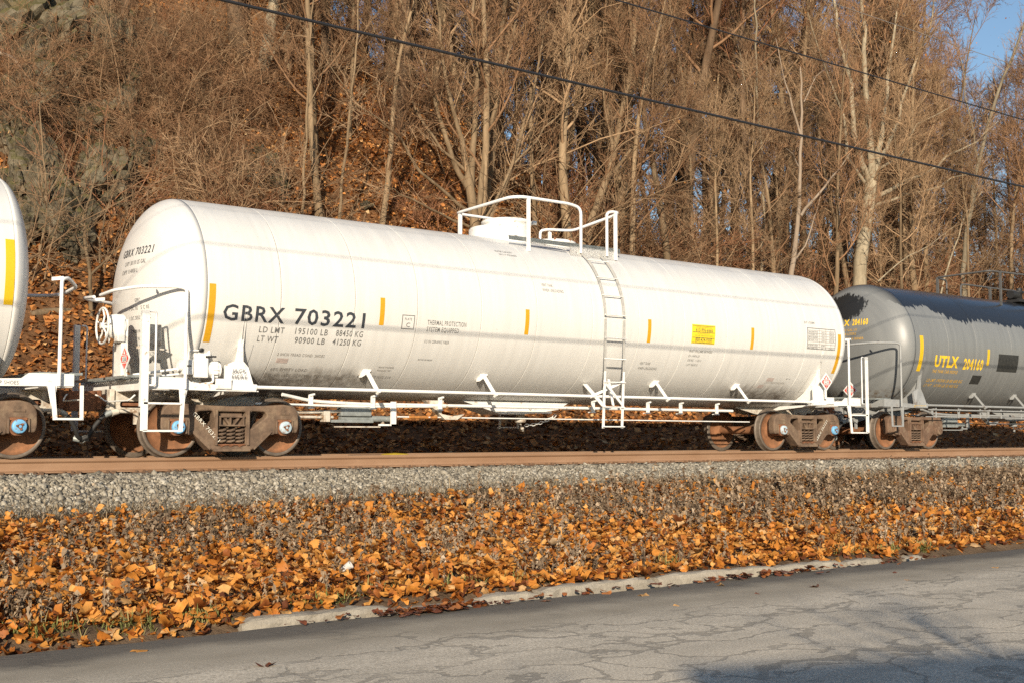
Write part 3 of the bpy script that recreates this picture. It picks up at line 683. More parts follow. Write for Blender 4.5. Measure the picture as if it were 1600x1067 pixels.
def end_gear(car, s, P):
    """platform, end sill, corner post, stirrup step and end rail at end s (car built symmetric, s mirrors)"""
    W, PI_ = P['paint'], P['pipe']
    def X(x): return s*x
    m = MB()                                                     # stub sill with draft pocket
    for y in (-1, 1):
        bm = plate2d([(5.55, 1.02), (8.56, 1.02), (8.62, .70), (7.9, .66), (7.3, .78), (6.2, .82), (5.55, .95)], [rounded([(7.98, .86), (8.40, .86), (8.40, .76), (7.98, .76)], .05, 4)], .03)
        m.bm(bm, Matrix.Translation((0, y*.20, 0)) @ Matrix.Scale(s, 4, (1, 0, 0)))
    m.box((X(5.6), -.19, .98), (X(8.5), .19, 1.01)); m.box((X(8.50), -.26, .62), (X(8.57), .26, 1.04), .01)
    sill = m.build('stub_sill', P['under'], car)
    m = MB(); m.box((X(8.03), -.23, .785), (X(8.35), .23, .835), .015); m.build('draft_key', 'rust', sill)
    coupler(car, s)
    m = MB(); m.box((X(8.36), -1.42, 1.00), (X(8.46), 1.42, 1.18), .008); m.box((X(8.10), -1.42, 1.00), (X(8.355), 1.42, 1.02)); m.build('end_sill', W, car)
    pl = MB()                                                     # grating platform
    for y in np.arange(-1.30, 1.301, .10): pl.box((X(8.04), y-.006, 1.185), (X(8.62), y+.006, 1.215))
    for x in (8.04, 8.18, 8.33, 8.48, 8.62): pl.box((X(x-.008), -1.31, 1.183), (X(x+.008), 1.31, 1.22))
    pl.build('end_platform', 'galvanised', car)
    for y in (-1, 1):
        m = MB(); m.prism([(X(8.47), 1.02), (X(8.47), 1.19), (X(7.86), 1.19), (X(7.76), 1.115), (X(6.72), 1.075), (X(6.72), 1.005), (X(7.5), 1.005)], 'Y', y*1.44, y*1.405); m.box((X(8.46), y*1.40, 1.005), (X(6.66), y*1.26, 1.022))
        m.build('side_sill', W, car)
        m = MB()                                                  # flat corner post, grab loop, stirrup
        if P['post'] and not (P.get('bare') == s):
            m.box((X(8.575), y*1.545, .40), (X(8.465), y*1.53, 2.14), .004); m.box((X(8.575), y*1.53, .75), (X(8.56), y*1.46, 2.14))
            m.build('corner_post', W, car)
            g = MB(); g.tube(bend([(X(8.45), y*1.50, 2.13), (X(8.36), y*1.52, 2.13), (X(8.36), y*1.52, 1.06), (X(8.45), y*1.50, 1.06)], .05), .016, 6); g.build('grab_iron', PI_, car)
        st = MB(); full = P['post'] and P.get('bare') != s; sx0, sx1 = (8.53, 7.96) if full else P['step']
        for z in ((.40, .80) if full else (.56,)): st.bar((X(sx0), y*1.52, z), (X(sx1), y*1.52, z), .05, .028, (0, 1, 0))
        st.bar((X(sx1), y*1.52, .39 if full else .545), (X(sx1-.045), y*1.50, 1.03), .06, .02, (1, 0, 0))
        if not full: st.bar((X(sx0), y*1.52, .545), (X(sx0), y*1.50, 1.03), .05, .02, (1, 0, 0)); 
        st.prism([(X(sx1-.11), 1.02), (X(sx1+.02), 1.02), (X(sx1-.005), .74), (X(sx1-.05), .74)], 'Y', y*1.49, y*1.475)
        st.build('stirrup_step', W, car)
        if P['rail']:
            h = MB(); rx = 8.24 if P.get('bare') == s else 7.90; h.tube(bend([(X(rx), y*1.515, 1.02), (X(rx), y*1.515, 2.50), (X(rx+.1), y*1.45, 2.53), (X(max(8.47, rx+.24)), y*1.16, 2.53), (X(8.70), y*.70, 2.50), (X(8.72), y*.15, 2.47)], .12, 5), .026, 8)
            h.bar((X(8.34), y*1.26, 2.55), (X(8.24), y*1.06, 2.55), .05, .012); h.build('end_handrail', PI_, car)
    # cut lever and air hose
    m = MB(); m.tube(bend([(X(8.60), -1.38, .92), (X(8.66), -1.3, .84), (X(8.66), -.35, .84), (X(8.76), -.2, .95), (X(8.88), -.05, .95)], .06), .013, 6); m.build('cut_lever', W, car)
    m = MB(); m.tube(bend([(X(8.15), -.42, .70), (X(8.52), -.42, .70), (X(8.66), -.42, .66)], .05), .032, 8); m.cyl((X(8.5), -.42, .70), (X(8.60), -.42, .67), .05, 10); m.box((X(8.20), -.47, .50), (X(8.27), -.43, .72)); ap = m.build('angle_cock', P['under'], car)
    m = MB(); m.tube([(X(8.64), -.42, .67), (X(8.74), -.40, .60), (X(8.84), -.36, .46), (X(8.90), -.32, .32), (X(8.98), -.26, .27), (X(9.04), -.22, .28)], .034, 8); m.build('air_hose', 'rubber', car)
    m = MB(); m.cyl((X(8.60), -.42, .685), (X(8.70), -.405, .635), .045, 10); m.cyl((X(9.0), -.25, .27), (X(9.08), -.2, .29), .05, 8); m.build('hose_coupling', 'galvanised', car)
    # body bolster with jacking pad
    for y in (-1, 1):
        m = MB(); m.add([(X(6.74), y*1.45, 1.02), (X(7.24), y*1.45, 1.02), (X(7.20), y*1.37, 1.40), (X(7.03), y*1.385, 1.47), (X(6.985), y*1.415, 1.80), (X(6.935), y*1.415, 1.80), (X(6.915), y*1.385, 1.47), (X(6.82), y*1.37, 1.38)]+[(X(6.74), y*1.40, 1.02), (X(7.24), y*1.40, 1.02), (X(7.20), y*1.32, 1.40), (X(7.03), y*1.335, 1.47), (X(6.985), y*1.36, 1.80), (X(6.935), y*1.36, 1.80), (X(6.915), y*1.335, 1.47), (X(6.82), y*1.32, 1.38)], [(0, 1, 2, 3, 6, 7), (3, 4, 5, 6), (15, 14, 11, 10, 9, 8), (14, 13, 12, 11)]+[(i, i+8, (i+1) % 8+8, (i+1) % 8) for i in range(8)])
        m.prism([(y*1.42, 1.02), (y*.2, 1.0), (y*.2, .9), (y*1.40, 1.0)], 'X', X(6.78), X(7.08))
        a = [R_(-8-6*i) for i in range(10)]
        v = [(X(xx), -y*-(RT_+.01)*math.cos(t), ZC+(RT_+.01)*math.sin(t)) for xx in (6.93, 6.97) for t in a]
        w2 = [(X(xx), y*(1.42-.02*i), 1.74-.08*i) for xx in (6.93, 6.97) for i in range(10)]
        m.add(v+w2, [(i, i+1, 20+i+1, 20+i) for i in range(9)]+[(10+i, 30+i, 30+i+1, 10+i+1) for i in range(9)]+[(20+i, 21+i, 31+i, 30+i) for i in range(9)])
        jb = m.build('jacking_pad', W, car)
        pd = MB(); v = []; f = []
        for i in range(9):
            t = R_(-30-2.6*i)
            for xx in (6.74, 7.26): v.append((X(xx), y*(RT_+.008)*math.cos(t), ZC+(RT_+.008)*math.sin(t)))
        for i in range(8): f.append((2*i, 2*i+1, 2*i+3, 2*i+2))
        pd.add(v, f, True); pd.build('reinforcing_pad', P['tankmat'], jb)
        if P.get('card') and y < 0:
            c = MB(); c.box((X(7.40), -1.475, 1.035), (X(7.14), -1.452, 1.19), .006)
            for (a0, b0, a1, b1) in ((7.385, 1.05, 7.28, 1.165), (7.265, 1.05, 7.155, 1.165)): c.box((X(a0), -1.482, b0), (X(a1), -1.474, b1))
            c.build('card_holder', W, car)
def running_gear(car, P):
    W = P['paint']
    for y in (-1, 1):
        m = MB(); m.tube([(-6.70, y*1.40, 1.075), (6.75, y*1.40, 1.075)], .029, 8)
        for s in (-1, 1): m.cyl((s*6.70, y*1.40, 1.075), (s*6.78, y*1.40, 1.075), .048, 10)
        m.build('side_rail', P['pipe'], car)
        for x in P['braces']:
            m = MB(); m.bar((x-.03, y*1.10, 1.43), (x+.03, y*1.39, 1.05), .085, .012, (1, 0, 0)); m.bar((x-.03, y*1.115, 1.415), (x+.03, y*1.40, 1.045), .012, .05, (1, 0, 0))
            m.prism([(x-.13, 1.30), (x-.10, 1.45), (x+.06, 1.46), (x+.05, 1.41)], 'Y', y*1.13, y*1.03); m.cyl((x+.03, y*1.43, 1.07), (x+.03, y*1.37, 1.03), .035, 8)
            m.build('rail_brace', W, car)
    m = MB(); m.tube(bend([(-5.9, -.70, 1.0), (-5.3, -.62, .90), (-4.4, -.60, .87), (5.0, -.60, .87)], .2), .030, 8); m.tube([(-6.4, -.75, .84), (-4.3, -.60, .825), (-2.6, -.60, .855)], .024, 6); m.build('train_pipe', W, car)
    m = MB(); m.tube([(-3.6, -.55, .66), (5.6, -.55, .635)], .013, 6); m.build('brake_rod', W, car)
    for x in (-5.35, -4.15, -2.75, .9, 2.4, 3.35, 4.45):
        m = MB(); m.box((x-.04, -.66, .80), (x+.04, -.635, 1.0)); m.box((x-.055, -.67, .78), (x+.055, -.56, .80)); m.bar((x-.03, -.66, 1.0), (x+.06, -.66, 1.02), .05, .03, (0, 1, 0)); m.build('pipe_hanger', W, car)
    # brake cylinder, slack adjuster and levers under the left end
    m = MB(); m.box((-4.75, -.62, .66), (-4.15, -.45, .84), .02); m.cyl((-4.72, -.52, .62), (-3.70, -.52, .62), .055, 12); m.box((-4.95, -.60, .55), (-4.10, -.48, .60), .01); m.build('brake_cylinder', 'galvanised', car)
    m = MB(); m.tube([(-5.65, -.58, .71), (-4.75, -.58, .74)], .028, 8); m.tube([(-5.8, -.60, .635), (-4.9, -.60, .64)], .024, 8); m.box((-5.1, -.66, .56), (-4.98, -.52, .74), .01)
    m.box((-4.85, -.66, .47), (-4.0, -.55, .49)); m.bar((-4.0, -.6, .48), (-3.9, -.6, .56), .04, .02); m.build('brake_levers', P['under'], car)
    m = MB(); m.box((-3.78, -.66, .50), (-3.68, -.62, .92)); m.box((-4.02, -.66, .50), (-3.68, -.62, .53)); m.build('safety_bracket', W, car)
    m = MB(); m.cyl((-3.35, -.55, .655), (-2.95, -.55, .655), .03, 8); m.cyl((-2.9, -.55, .655), (-2.75, -.55, .655), .022, 8); m.build('slack_adjuster', 'rust_orange', car)
    m = MB(); m.prism([(-3.05, .96), (-2.65, .96), (-2.7, .72), (-2.45, .68), (-2.2, .72), (-2.35, .62), (-2.62, .62)], 'Y', -.62, -.5); m.build('lever_bracket', P['under'], car)
    # bottom outlet with skid, cap and chain
    m = MB(); m.prism([(-2.05, .98), (.55, .98), (.28, .84), (-.55, .74), (-1.15, .74)], 'Y', -.32, .32); sk = m.build('outlet_skid', W, car)
    m = MB(); m.box((-1.0, -.335, .76), (.1, -.322, .80)); m.cyl((-.45, -.36, .86), (-.45, -.32, .86), .03, 8); m.build('skid_lip', W, sk)
    m = MB(); m.lathe([(.05, 0), (.11, .01), (.12, .06), (.09, .09), (.09, .2)], (-.42, 0, .58), 'Z', 14); m.cyl((-.42, 0, .59), (-.38, 0, .45), .02, 6); m.cyl((-.36, 0, .50), (-.36, 0, .42), .03, 6); m.build('outlet_cap', P['under'], car)
    ch = MB(); pp = [Vector((-.34+.1*i*.62, -.05-.03*i, .53-.05*math.sin(math.pi*i/9)+.022*i)) for i in range(10)]
    for i in range(9):
        a, b = pp[i], pp[i+1]; ch.tube(arc((a+b)/2, (b-a).length*.62, 0, 360, 8, (b-a).normalized(), (0, .6 if i % 2 else 0, .6 if not i % 2 else .1)), .008, 4, caps=False)
    ch.build('chain', W, car)
    for y in (-1, 1):                                             # cross bearer strap
        pass
def ladder(car, P, x0=.36, x1=.84):
    W = P['paint']; ro = RT_+.06
    for y in (-1, 1):
        m = MB()
        for x in (x0, x1):
            pts = [(x, y*ro*math.cos(R_(a)), ZC+ro*math.sin(R_(a))) for a in range(62, -1, -4)]
            st_ = MB()
            for p, q in zip(pts[:-1], pts[1:]): st_.bar(p, q, .05, .016, (0, p[1], p[2]-ZC))
            st_.bar((x, y*ro, ZC), (x-.02, y*ro, 1.55), .05, .016, (0, 1, 0)); st_.build('ladder_stile', 'ladder_paint', car)
            yb = y*ro
            m.bar((x-.02, yb, 1.56), (x-.03, yb, 1.35), .05, .012, (0, 1, 0)); m.bar((x-.03, yb, 1.38), (x-.06, yb-y*.02, .47), .055, .014, (1, 0, 0))
        m.bar((x0-.02, y*1.05, 1.32), (x0-.05, yb, .88), .10, .014, (1, 0, 0)); m.bar((x1-.02, y*1.2, 1.42), (x1-.30, yb, .90), .05, .014, (1, 0, 0)); m.bar((x0-.05, yb, 1.36), (x1-.04, yb-y*.01, .90), .05, .012); m.bar((x1-.04, yb, 1.36), (x0-.2, y*1.4, 1.06), .05, .012)
        lad = m.build('ladder', W, car)
        for a in (45.3, 29.6, 16, 2.6):
            c = (y*(ro+.02)*math.cos(R_(a)), ZC+(ro+.02)*math.sin(R_(a))); g = MB(); g.tube([(x0-.03, *c), (x1+.03, *c)], .012, 6); g.build('rung', W, lad)
        for z, d in ((2.17, 0), (1.78, -.015), (1.34, -.03), (.87, -.05), (.50, -.06)):
            g = MB(); g.tube([(x0-.03+d, y*(ro+.02), z), (x1+.03+d, y*(ro+.02), z)], .014, 6); g.build('rung', W, lad)
def top_works(car, P):
    W, PP = P['paint'], P['pipe']
    m = MB()
    for y in (-1,):                                               # grating walk on the near side, plus cross pieces
        for x in np.arange(-1.38, 1.42, .045): m.box((x-.004, -.97, 4.0), (x+.004, -.52, 4.035))
        for yy in (-.97, -.75, -.52): m.box((-1.4, yy-.008, 3.965), (1.42, yy+.008, 4.05))
        m.box((1.25, -.97, 4.0), (1.40, .90, 4.03))
    m.build('walkway', 'galvanised', car)
    m = MB(); m.box((.08, -.995, 3.80), (1.28, -.975, 3.99)); m.box((.08, -.975, 3.80), (.10, -.90, 4.0))
    for x in (.12, .34, .95, 1.2):
        for z in (3.85, 3.94): m.cyl((x, -.995, z), (x, -1.005, z), .012, 6)
    m.bar((-1.0, -.95, 3.985), (.0, -.85, 3.90), .03, .03); m.build('walkway_support', W, car)
    r = .030
    m = MB()
    m.tube(bend([(.34, -.95, 3.86), (.34, -.95, 4.75), (.05, -.95, 4.80), (-1.10, -.95, 4.80), (-1.30, -.80, 4.79), (-1.36, .75, 4.72), (-1.30, .90, 4.72), (.20, .95, 4.72)], .14, 5), r, 8)
    m.box((-.995, -.975, 3.78), (-.935, -.925, 4.80)); m.box((-1.36, .74, 4.0), (-1.30, .80, 4.72)); m.box((-.60, .92, 3.9), (-.54, .97, 4.72)); m.box((.17, .92, 3.9), (.23, .97, 4.72))
    m.build('handrail', PP, car)
    m = MB()
    m.tube(bend([(1.02, -.95, 3.86), (1.02, -.95, 4.72), (1.14, -.95, 4.77), (1.34, -.95, 4.77), (1.38, -.75, 4.74), (1.2, .30, 4.56), (.92, .80, 4.62), (.82, .90, 4.6), (.80, .92, 3.95)], .13, 5), r, 8)
    m.box((1.22, -.975, 3.80), (1.28, -.925, 4.78)); m.box((.95, .76, 4.05), (1.01, .81, 4.58)); m.build('handrail', PP, car)
    # covered fittings housing and its lid, then the small manway
    m = MB(); m.lathe([(.60, -.20), (.60, .30), (.57, .33), (.02, .34)], (-.86, .10, 4.02), 'Z', 40); h = m.build('dome_housing', W, car)
    m = MB(); m.lathe([(.47, .0), (.47, .09), (.50, .10), (.50, .14), (.46, .17), (.02, .18)], (-.72, .05, 4.345), 'Z', 36); m.cyl((-.26, -.18, 4.50), (-.18, -.2, 4.50), .04, 8); m.build('dome_lid', W, h)
    m = MB(); m.box((-.95, -.505, 4.115), (-.88, -.49, 4.14)); m.build('port', 'black_part', h)
    m = MB(); m.lathe([(.42, -.15), (.42, .10), (.46, .11), (.46, .16), (.40, .19), (.02, .2)], (.52, .12, 4.05), 'Z', 28)
    mw = m.build('manway', W, car)
    for k in range(8):
        a = R_(45*k+10); q = MB(); q.cyl((.52+.44*math.cos(a), .12+.44*math.sin(a), 4.19), (.52+.44*math.cos(a), .12+.44*math.sin(a), 4.26), .022, 6); q.build('bolt', 'rust', mw)
def hand_brake(car, s, W='white_paint'):
    x = s*8.80; c = (x, -.50, 1.97); m = MB()
    m.tube(arc(c, .27, 0, 360, 28, (0, 1, 0), (0, 0, 1)), .017, 6, caps=False)
    for k in range(5):
        a = R_(90+72*k); m.tube([c, (x+s*-.03, c[1]+.14*math.cos(a), c[2]+.14*math.sin(a)), (x, c[1]+.27*math.cos(a), c[2]+.27*math.sin(a))], .015, 5)
    m.cyl((x+s*.03, c[1], c[2]), (x-s*.12, c[1], c[2]), .045, 12); wv = m.build('brake_wheel', W, car)
    m = MB(); m.lathe([(.06, .0), (.17, .03), (.19, .12), (.19, .22)], (x-s*.08-(.22 if s > 0 else 0)*0, c[1], c[2]), 'X', 20) if s < 0 else m.box((x-.30, c[1]-.17, c[2]-.18), (x-.10, c[1]+.17, c[2]+.18), .03)
    m.box((x-s*.28, c[1]-.20, c[2]-.24), (x-s*.16, c[1]+.20, c[2]+.12), .02); m.box((x-s*.34, c[1]-.16, 1.19), (x-s*.24, c[1]+.16, c[2]+.10), .01); hb = m.build('hand_brake', W, car)
    m = MB(); m.bar((x-s*.14, c[1]-.05, c[2]-.19), (x-s*.10, c[1]-.07, c[2]-.30), .05, .03); m.build('brake_chain_guide', 'rust_orange', hb)
def control_valve(car, W='white_paint'):
    x, y = -7.58, -1.20
    m = MB(); m.box((x-.10, y-.14, 1.20), (x+.12, y+.12, 1.50), .02); m.box((x-.27, y-.12, 1.24), (x-.11, y+.10, 1.47), .025); m.cyl((x+.12, y, 1.33), (x+.34, y, 1.33), .12, 14)
    for k in range(6):
        a = R_(60*k); m.cyl((x+.20, y-.12*math.cos(a), 1.33+.12*math.sin(a)), (x+.30, y-.12*math.cos(a), 1.33+.12*math.sin(a)), .022, 6)
    m.box((x+.18, y-.13, 1.25), (x+.30, y+.05, 1.42), .03); m.cyl((x-.27, y-.05, 1.36), (x-.33, y-.05, 1.36), .07, 10); m.box((x-.10, y-.10, 1.50), (x+.14, y+.06, 1.57), .01); m.cyl((x+.16, y-.05, 1.50), (x+.16, y-.05, 1.64), .03, 8)
    m.box((x-.26, y-.10, 1.02), (x+.30, y+.10, 1.06)); m.tube(bend([(x-.22, y-.1, 1.24), (x-.22, y-.12, 1.13), (x-.02, y-.14, 1.10), (x+.2, y-.14, 1.13), (x+.2, y-.12, 1.25)], .05), .02, 6); m.tube(bend([(x-.18, y-.06, 1.46), (x-.17, y-.08, 1.60), (x-.02, y-.08, 1.61)], .06), .014, 6)
    m.box((x-.33, y-.02, 1.10), (x-.26, y+.3, 1.20)); m.box((x-.02, y+.1, 1.10), (x+.1, y+.3, 1.5)); v = m.build('control_valve', W, car)
    m = MB(); m.lathe([(.02, 0), (.045, .01), (.055, .05), (.03, .08)], (x+.02, y-.06, 1.585), 'Z', 10); m.cyl((x+.08, y-.12, 1.52), (x+.24, y-.14, 1.525), .014, 6); m.build('release_knob', 'black_part', v)
    for k in range(4):
        q = MB(); q.cyl((x-.12+.09*k, y-.15, 1.10), (x-.12+.09*k, y-.19, 1.10), .022, 6); q.build('bolt', 'rust_orange', v)
    m = MB(); m.box((x-.22, y-.127, 1.36), (x-.15, y-.119, 1.385)); m.build('data_plate', 'ink_soft', v)
    m = MB(); m.tube([(x-.3, y-.02, 1.33), (x-.9, y+.25, 1.23)], .02, 6); m.tube([(x-.3, y-.02, 1.25), (x-.75, y+.25, 1.19)], .016, 6); m.build('valve_pipe', W, v)
PW = dict(paint='white_paint', pipe='white_pipe', under='dirty_white', post=True, rail=True, tankmat='tank_white', card=True, braces=(-4.53, -2.10, 2.20, 4.60))
SEAMS = [-7.6, -6.38, -5.05, -3.84, -2.5, -1.25, .1, 1.3, 2.55, 3.8, 5.15, 6.35, 7.6]
def L(car, s, x0, x1, h, ang, mat='ink_soft', bold=0.0): return lettering(s, x0, x1, h, on_tank(.0045, ang), mat, car, bold, .05)

def white_car(x, label, hero):
    car = thing('tank_car', label, 'tank car', (x, 0, 0))
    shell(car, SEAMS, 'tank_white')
    if not hero:                                      # flatter heads on this car
        tk = [o for o in car.children if o.name.startswith('tank')][0]
        for v in tk.data.vertices:
            if abs(v.co.x) > 7.6: v.co.x = math.copysign(7.6+(abs(v.co.x)-7.6)*.62, v.co.x)
    for s in (-1, 1): end_gear(car, s, PW if hero else dict(PW, bare=1, step=(8.56, 8.20)))
    running_gear(car, PW); ladder(car, PW); top_works(car, PW); hand_brake(car, -1); control_valve(car)
    truck(car, -6.944, caps=[CAP_BLUE, CAP_PALE if hero else CAP_BLUE], mark='GBRX 703221' if hero else None); truck(car, 6.944, caps=[CAP_PALE if hero else CAP_BLUE, CAP_BLUE], mark='GBRX 703221' if hero else None, flipmark=True)
    placard(car, (-8.66, -1.08, 1.46), (0, -1, 0)); placard(car, (7.07, -1.52, 1.53), (1, 0, 0))
    m = MB(); m.box((-8.645, -1.12, 1.2), (-8.63, -1.04, 1.45)); m.box((7.04, -1.505, 1.15), (7.10, -1.49, 1.5)); m.build('placard_stand', 'white_paint', car)
    if hero:
        for xx in (-7.52, 7.50): strip(car, xx, 2.6, -30.3, .105, 'reflector')
        for xx in (-4.535, -1.48, 1.575, 4.585): strip(car, xx, 2.3, -14.3, .088, 'reflector')
    else:
        for xx in (-7.52, 7.53): strip(car, xx, 17, -16.2, .12, 'reflector_yellow')
    return car
main = white_car(15.027, 'white tank car lettered GBRX 703221 with ladder and rail-topped dome', True)
L(main, 'GBRX', -7.33, -6.30, .245, -16.8, 'ink', .022); L(main, '703221', -6.13, -4.85, .25, -16.7, 'ink', .022)
L(main, 'LD LMT', -6.70, -6.27, .10, -22.8, 'ink_soft', .006); L(main, '195100 LB', -6.08, -5.50, .105, -22.6, 'ink_soft', .006); L(main, '88450 KG', -5.35, -4.85, .105, -22.4, 'ink_soft', .006)
L(main, 'LT WT', -6.70, -6.35, .10, -28.2, 'ink_soft', .006); L(main, '90900 LB', -6.06, -5.52, .105, -28.0, 'ink_soft', .006); L(main, '41250 KG', -5.38, -4.85, .105, -27.8, 'ink_soft', .006)
L(main, '2 INCH TREAD COND. SHOES', -6.29, -5.45, .055, -36.6, 'ink_pale')
L(main, '60% EMPTY LOAD', -6.31, -5.66, .065, -47.6, 'ink_pale'); L(main, 'EL-60i (ADJ. SCREW 4 TURNS)', -6.31, -5.22, .065, -52.2, 'ink_pale'); L(main, 'EL-X AND EMX 1/4" ADJ. BLOCK', -6.31, -5.20, .065, -56.8, 'ink_pale')
L(main, 'NO ADJ. BLOCK SET NYS-114', -4.98, -4.03, .065, -51.2, 'ink_pale'); L(main, 'BRAKE CYLINDER', -4.36, -4.06, .035, -42.5, 'ink_pale'); L(main, 'PRESSURE TAP', -4.36, -4.10, .035, -45, 'ink_pale')
L(main, 'PLATE', -4.085, -3.945, .042, -10.2, 'ink_soft'); L(main, 'C', -4.05, -3.975, .075, -14.3, 'ink_soft', .008)
def frame2(car, x0, x1, a0, a1, t, mat):
    for (p, q, r, s_) in ((x0, x1, a0, a0+math.degrees(t/RT_)), (x0, x1, a1-math.degrees(t/RT_), a1)):
        strip(car, (p+q)/2, s_, r, q-p, mat, 'border_line', .004, 2)
    for xx in (x0+t/2, x1-t/2): strip(car, xx, a1, a0, t, mat, 'border_line', .0043, 6)
frame2(main, -4.14, -3.89, -15.7, -7.0, .012, 'ink_soft')
L(main, 'THERMAL PROTECTION', -3.63, -2.82, .082, -12.0, 'ink_soft', .004); L(main, 'SYSTEM EQUIPPED', -3.63, -2.96, .082, -16.2, 'ink_soft', .004)
L(main, '0.5 IN CERAMIC FIBER', -3.63, -3.12, .05, -23.4, 'ink_soft'); L(main, 'INC NO UN DEALER', -3.65, -3.36, .03, -35.5, 'ink_soft')
L(main, 'WATER CAPACITY', -1.86, -1.45, .048, 46.2, 'ink_soft'); L(main, '301117 POUNDS', -1.80, -1.40, .048, 43, 'ink_soft')
L(main, 'VENT TANK', -1.08, -.82, .06, 19.5, 'ink_soft'); L(main, 'WHEN UNLOADING', -1.08, -.58, .06, 15.8, 'ink_soft')
L(main, 'VENT TANK', 1.49, 1.78, .06, -30.8, 'ink_soft'); L(main, 'WHEN UNLOADING', 1.49, 2.0, .06, -34.6, 'ink_soft')
strip(main, 3.10, 1.4, -12.6, .68, 'sign_yellow', 'emergency_sign', .003, 6)
for a in (.6, -4.1, -8.0, -11.8): strip(main, 3.10, a, a-.35, .64, 'ink', 'sign_rule', .0045, 1)
L(main, 'CANUTEC (IN CANADA) CALL', 2.88, 3.34, .022, -.9, 'ink'); L(main, '613-996-6666', 2.87, 3.36, .075, -3.9, 'ink', .014); L(main, 'IN CASE OF EMERGENCY', 2.93, 3.28, .022, -5.6, 'ink'); L(main, 'CALL ANY TIME FOR ASSISTANCE', 2.85, 3.36, .022, -7.1, 'ink'); L(main, '800-424-9300', 2.87, 3.35, .075, -10.9, 'ink', .014); L(main, 'TOLL FREE DAY OR NIGHT', 2.87, 3.35, .022, -12.0, 'ink')
L(main, 'PAINT: WILLIAMS HAYWARD', 2.75, 3.42, .055, -19.2, 'ink_soft', .006); L(main, '03-14404-20', 2.76, 3.08, .05, -22.8, 'ink_soft'); L(main, 'GRIND  11-2013', 2.77, 3.16, .05, -26.2, 'ink_soft'); L(main, 'LOT R50010', 2.78, 3.10, .05, -29.8, 'ink_soft')
L(main, 'DOT 117J100W', 6.30, 6.66, .055, 9.2, 'ink_soft')
frame2(main, 6.38, 7.36, -10.8, 6.1, .014, 'ink_soft')
for i, a in enumerate((4.2, 1.9, -.2, -2.4, -4.6, -6.5, -8.7)): strip(main, 6.87, a, a-.28, .96, 'ink_pale', 'table_rule', .004, 1)
for xx in (6.80, 7.02, 7.20): strip(main, xx, 6.0, -10.7, .009, 'ink_pale', 'table_rule', .0042, 6)
for i, (a, s1, s2) in enumerate(((2.3, 'TANK QUALIFICATION', '2013   2023'), (.2, 'THICKNESS TEST', '2013   2023'), (-2.0, 'SERVICE EQUIPMENT', '2013   2023'), (-4.2, 'PRD VALVE  75 PSI', '2013   2018'), (-8.2, 'INTERIOR LINING', 'NONE'), (-10.3, '88.B.2 INSPECTION', '2013   2023'))):
    L(main, s1, 6.41, 6.74, .034, a, 'ink_soft'); L(main, s2, 6.86, 7.30 if i != 4 else 6.98, .034, a, 'ink_soft')
L(main, '2 INCH TREAD COND. SHOES', 5.40, 6.05, .05, -42.5, 'ink_pale'); L(main, 'AS 114', 6.02, 6.16, .04, -38, 'ink_soft')
for xx, a, ww in ((-6.17, -38.4, .20), (5.35, -44.2, .16), (5.52, -37.0, .22)): strip(main, xx, a, a-3.4, ww, 'stain', 'paint_patch', .0025, 3)
hl = on_head(-7.6, -1)
def H(car, s, u0, u1, z, h, mat='ink_soft', fn=hl, bold=.0): return lettering(s, u0, u1, h, lambda a, b: fn(a, z+b), mat, car, bold, .06)
H(main, 'GBRX 703221', -.28, .76, 3.12, .125, 'ink', bold=.012); H(main, 'CAPY 30110 US GAL', -.10, .62, 2.97, .07); H(main, 'CAPY 114000 L', -.18, .42, 2.84, .07)
H(main, 'GPRC', .38, .54, 2.37, .06, 'ink_soft'); H(main, '7 DC 05   5 C 05', .18, .78, 2.25, .06); H(main, '1 DC 5052  2 C 5C', .18, .80, 2.10, .06)
for i, (q, a, b) in enumerate((('2 INCH HI CLASS C', .18, .74), ('9150012 CPL', .36, .74), ('DRAGAL YOKE', .36, .74), ('MAXOIL 2973', .40, .76), ('MAR 04 59', .42, .76))): H(main, q, a, b, 1.90-.115*i, .055)
lettering('JACK', .0, .24, .055, lambda u, v: (-7.13+u, -1.452-.0, 1.29+v), 'ink_soft', main, .01, 0); lettering('HERE', .0, .25, .055, lambda u, v: (-7.13+u, -1.456, 1.20+v), 'ink_soft', main, .01, 0)
for o in list(main.children)[-2:]:
    for v in o.data.vertices: v.co.y = -1.456+(v.co.z-1.02)*(.08/.43)
m = MB(); m.box((-8.42, -.95, 1.62), (-8.28, -.90, 1.66)); m.box((-8.30, -1.12, 1.62), (-8.12, -1.02, 1.98), .015); m.box((-8.32, -1.16, 1.60), (-8.02, -.98, 1.62)); m.tube(bend([(-8.30, -1.16, 1.70), (-8.42, -1.16, 1.72), (-8.43, -1.10, 1.66)], .03), .012, 6); m.build('head_bracket', 'dirty_white', main)

left = white_car(15.027-17.97, 'white tank car cut off at the left edge, yellow stripe on its end', False)
lettering('2 INCH HF COMP SHOES', 6.98, 7.72, .055, lambda u, v: (u, -1.444, 1.025+v), 'ink_soft', left, .006, 0)

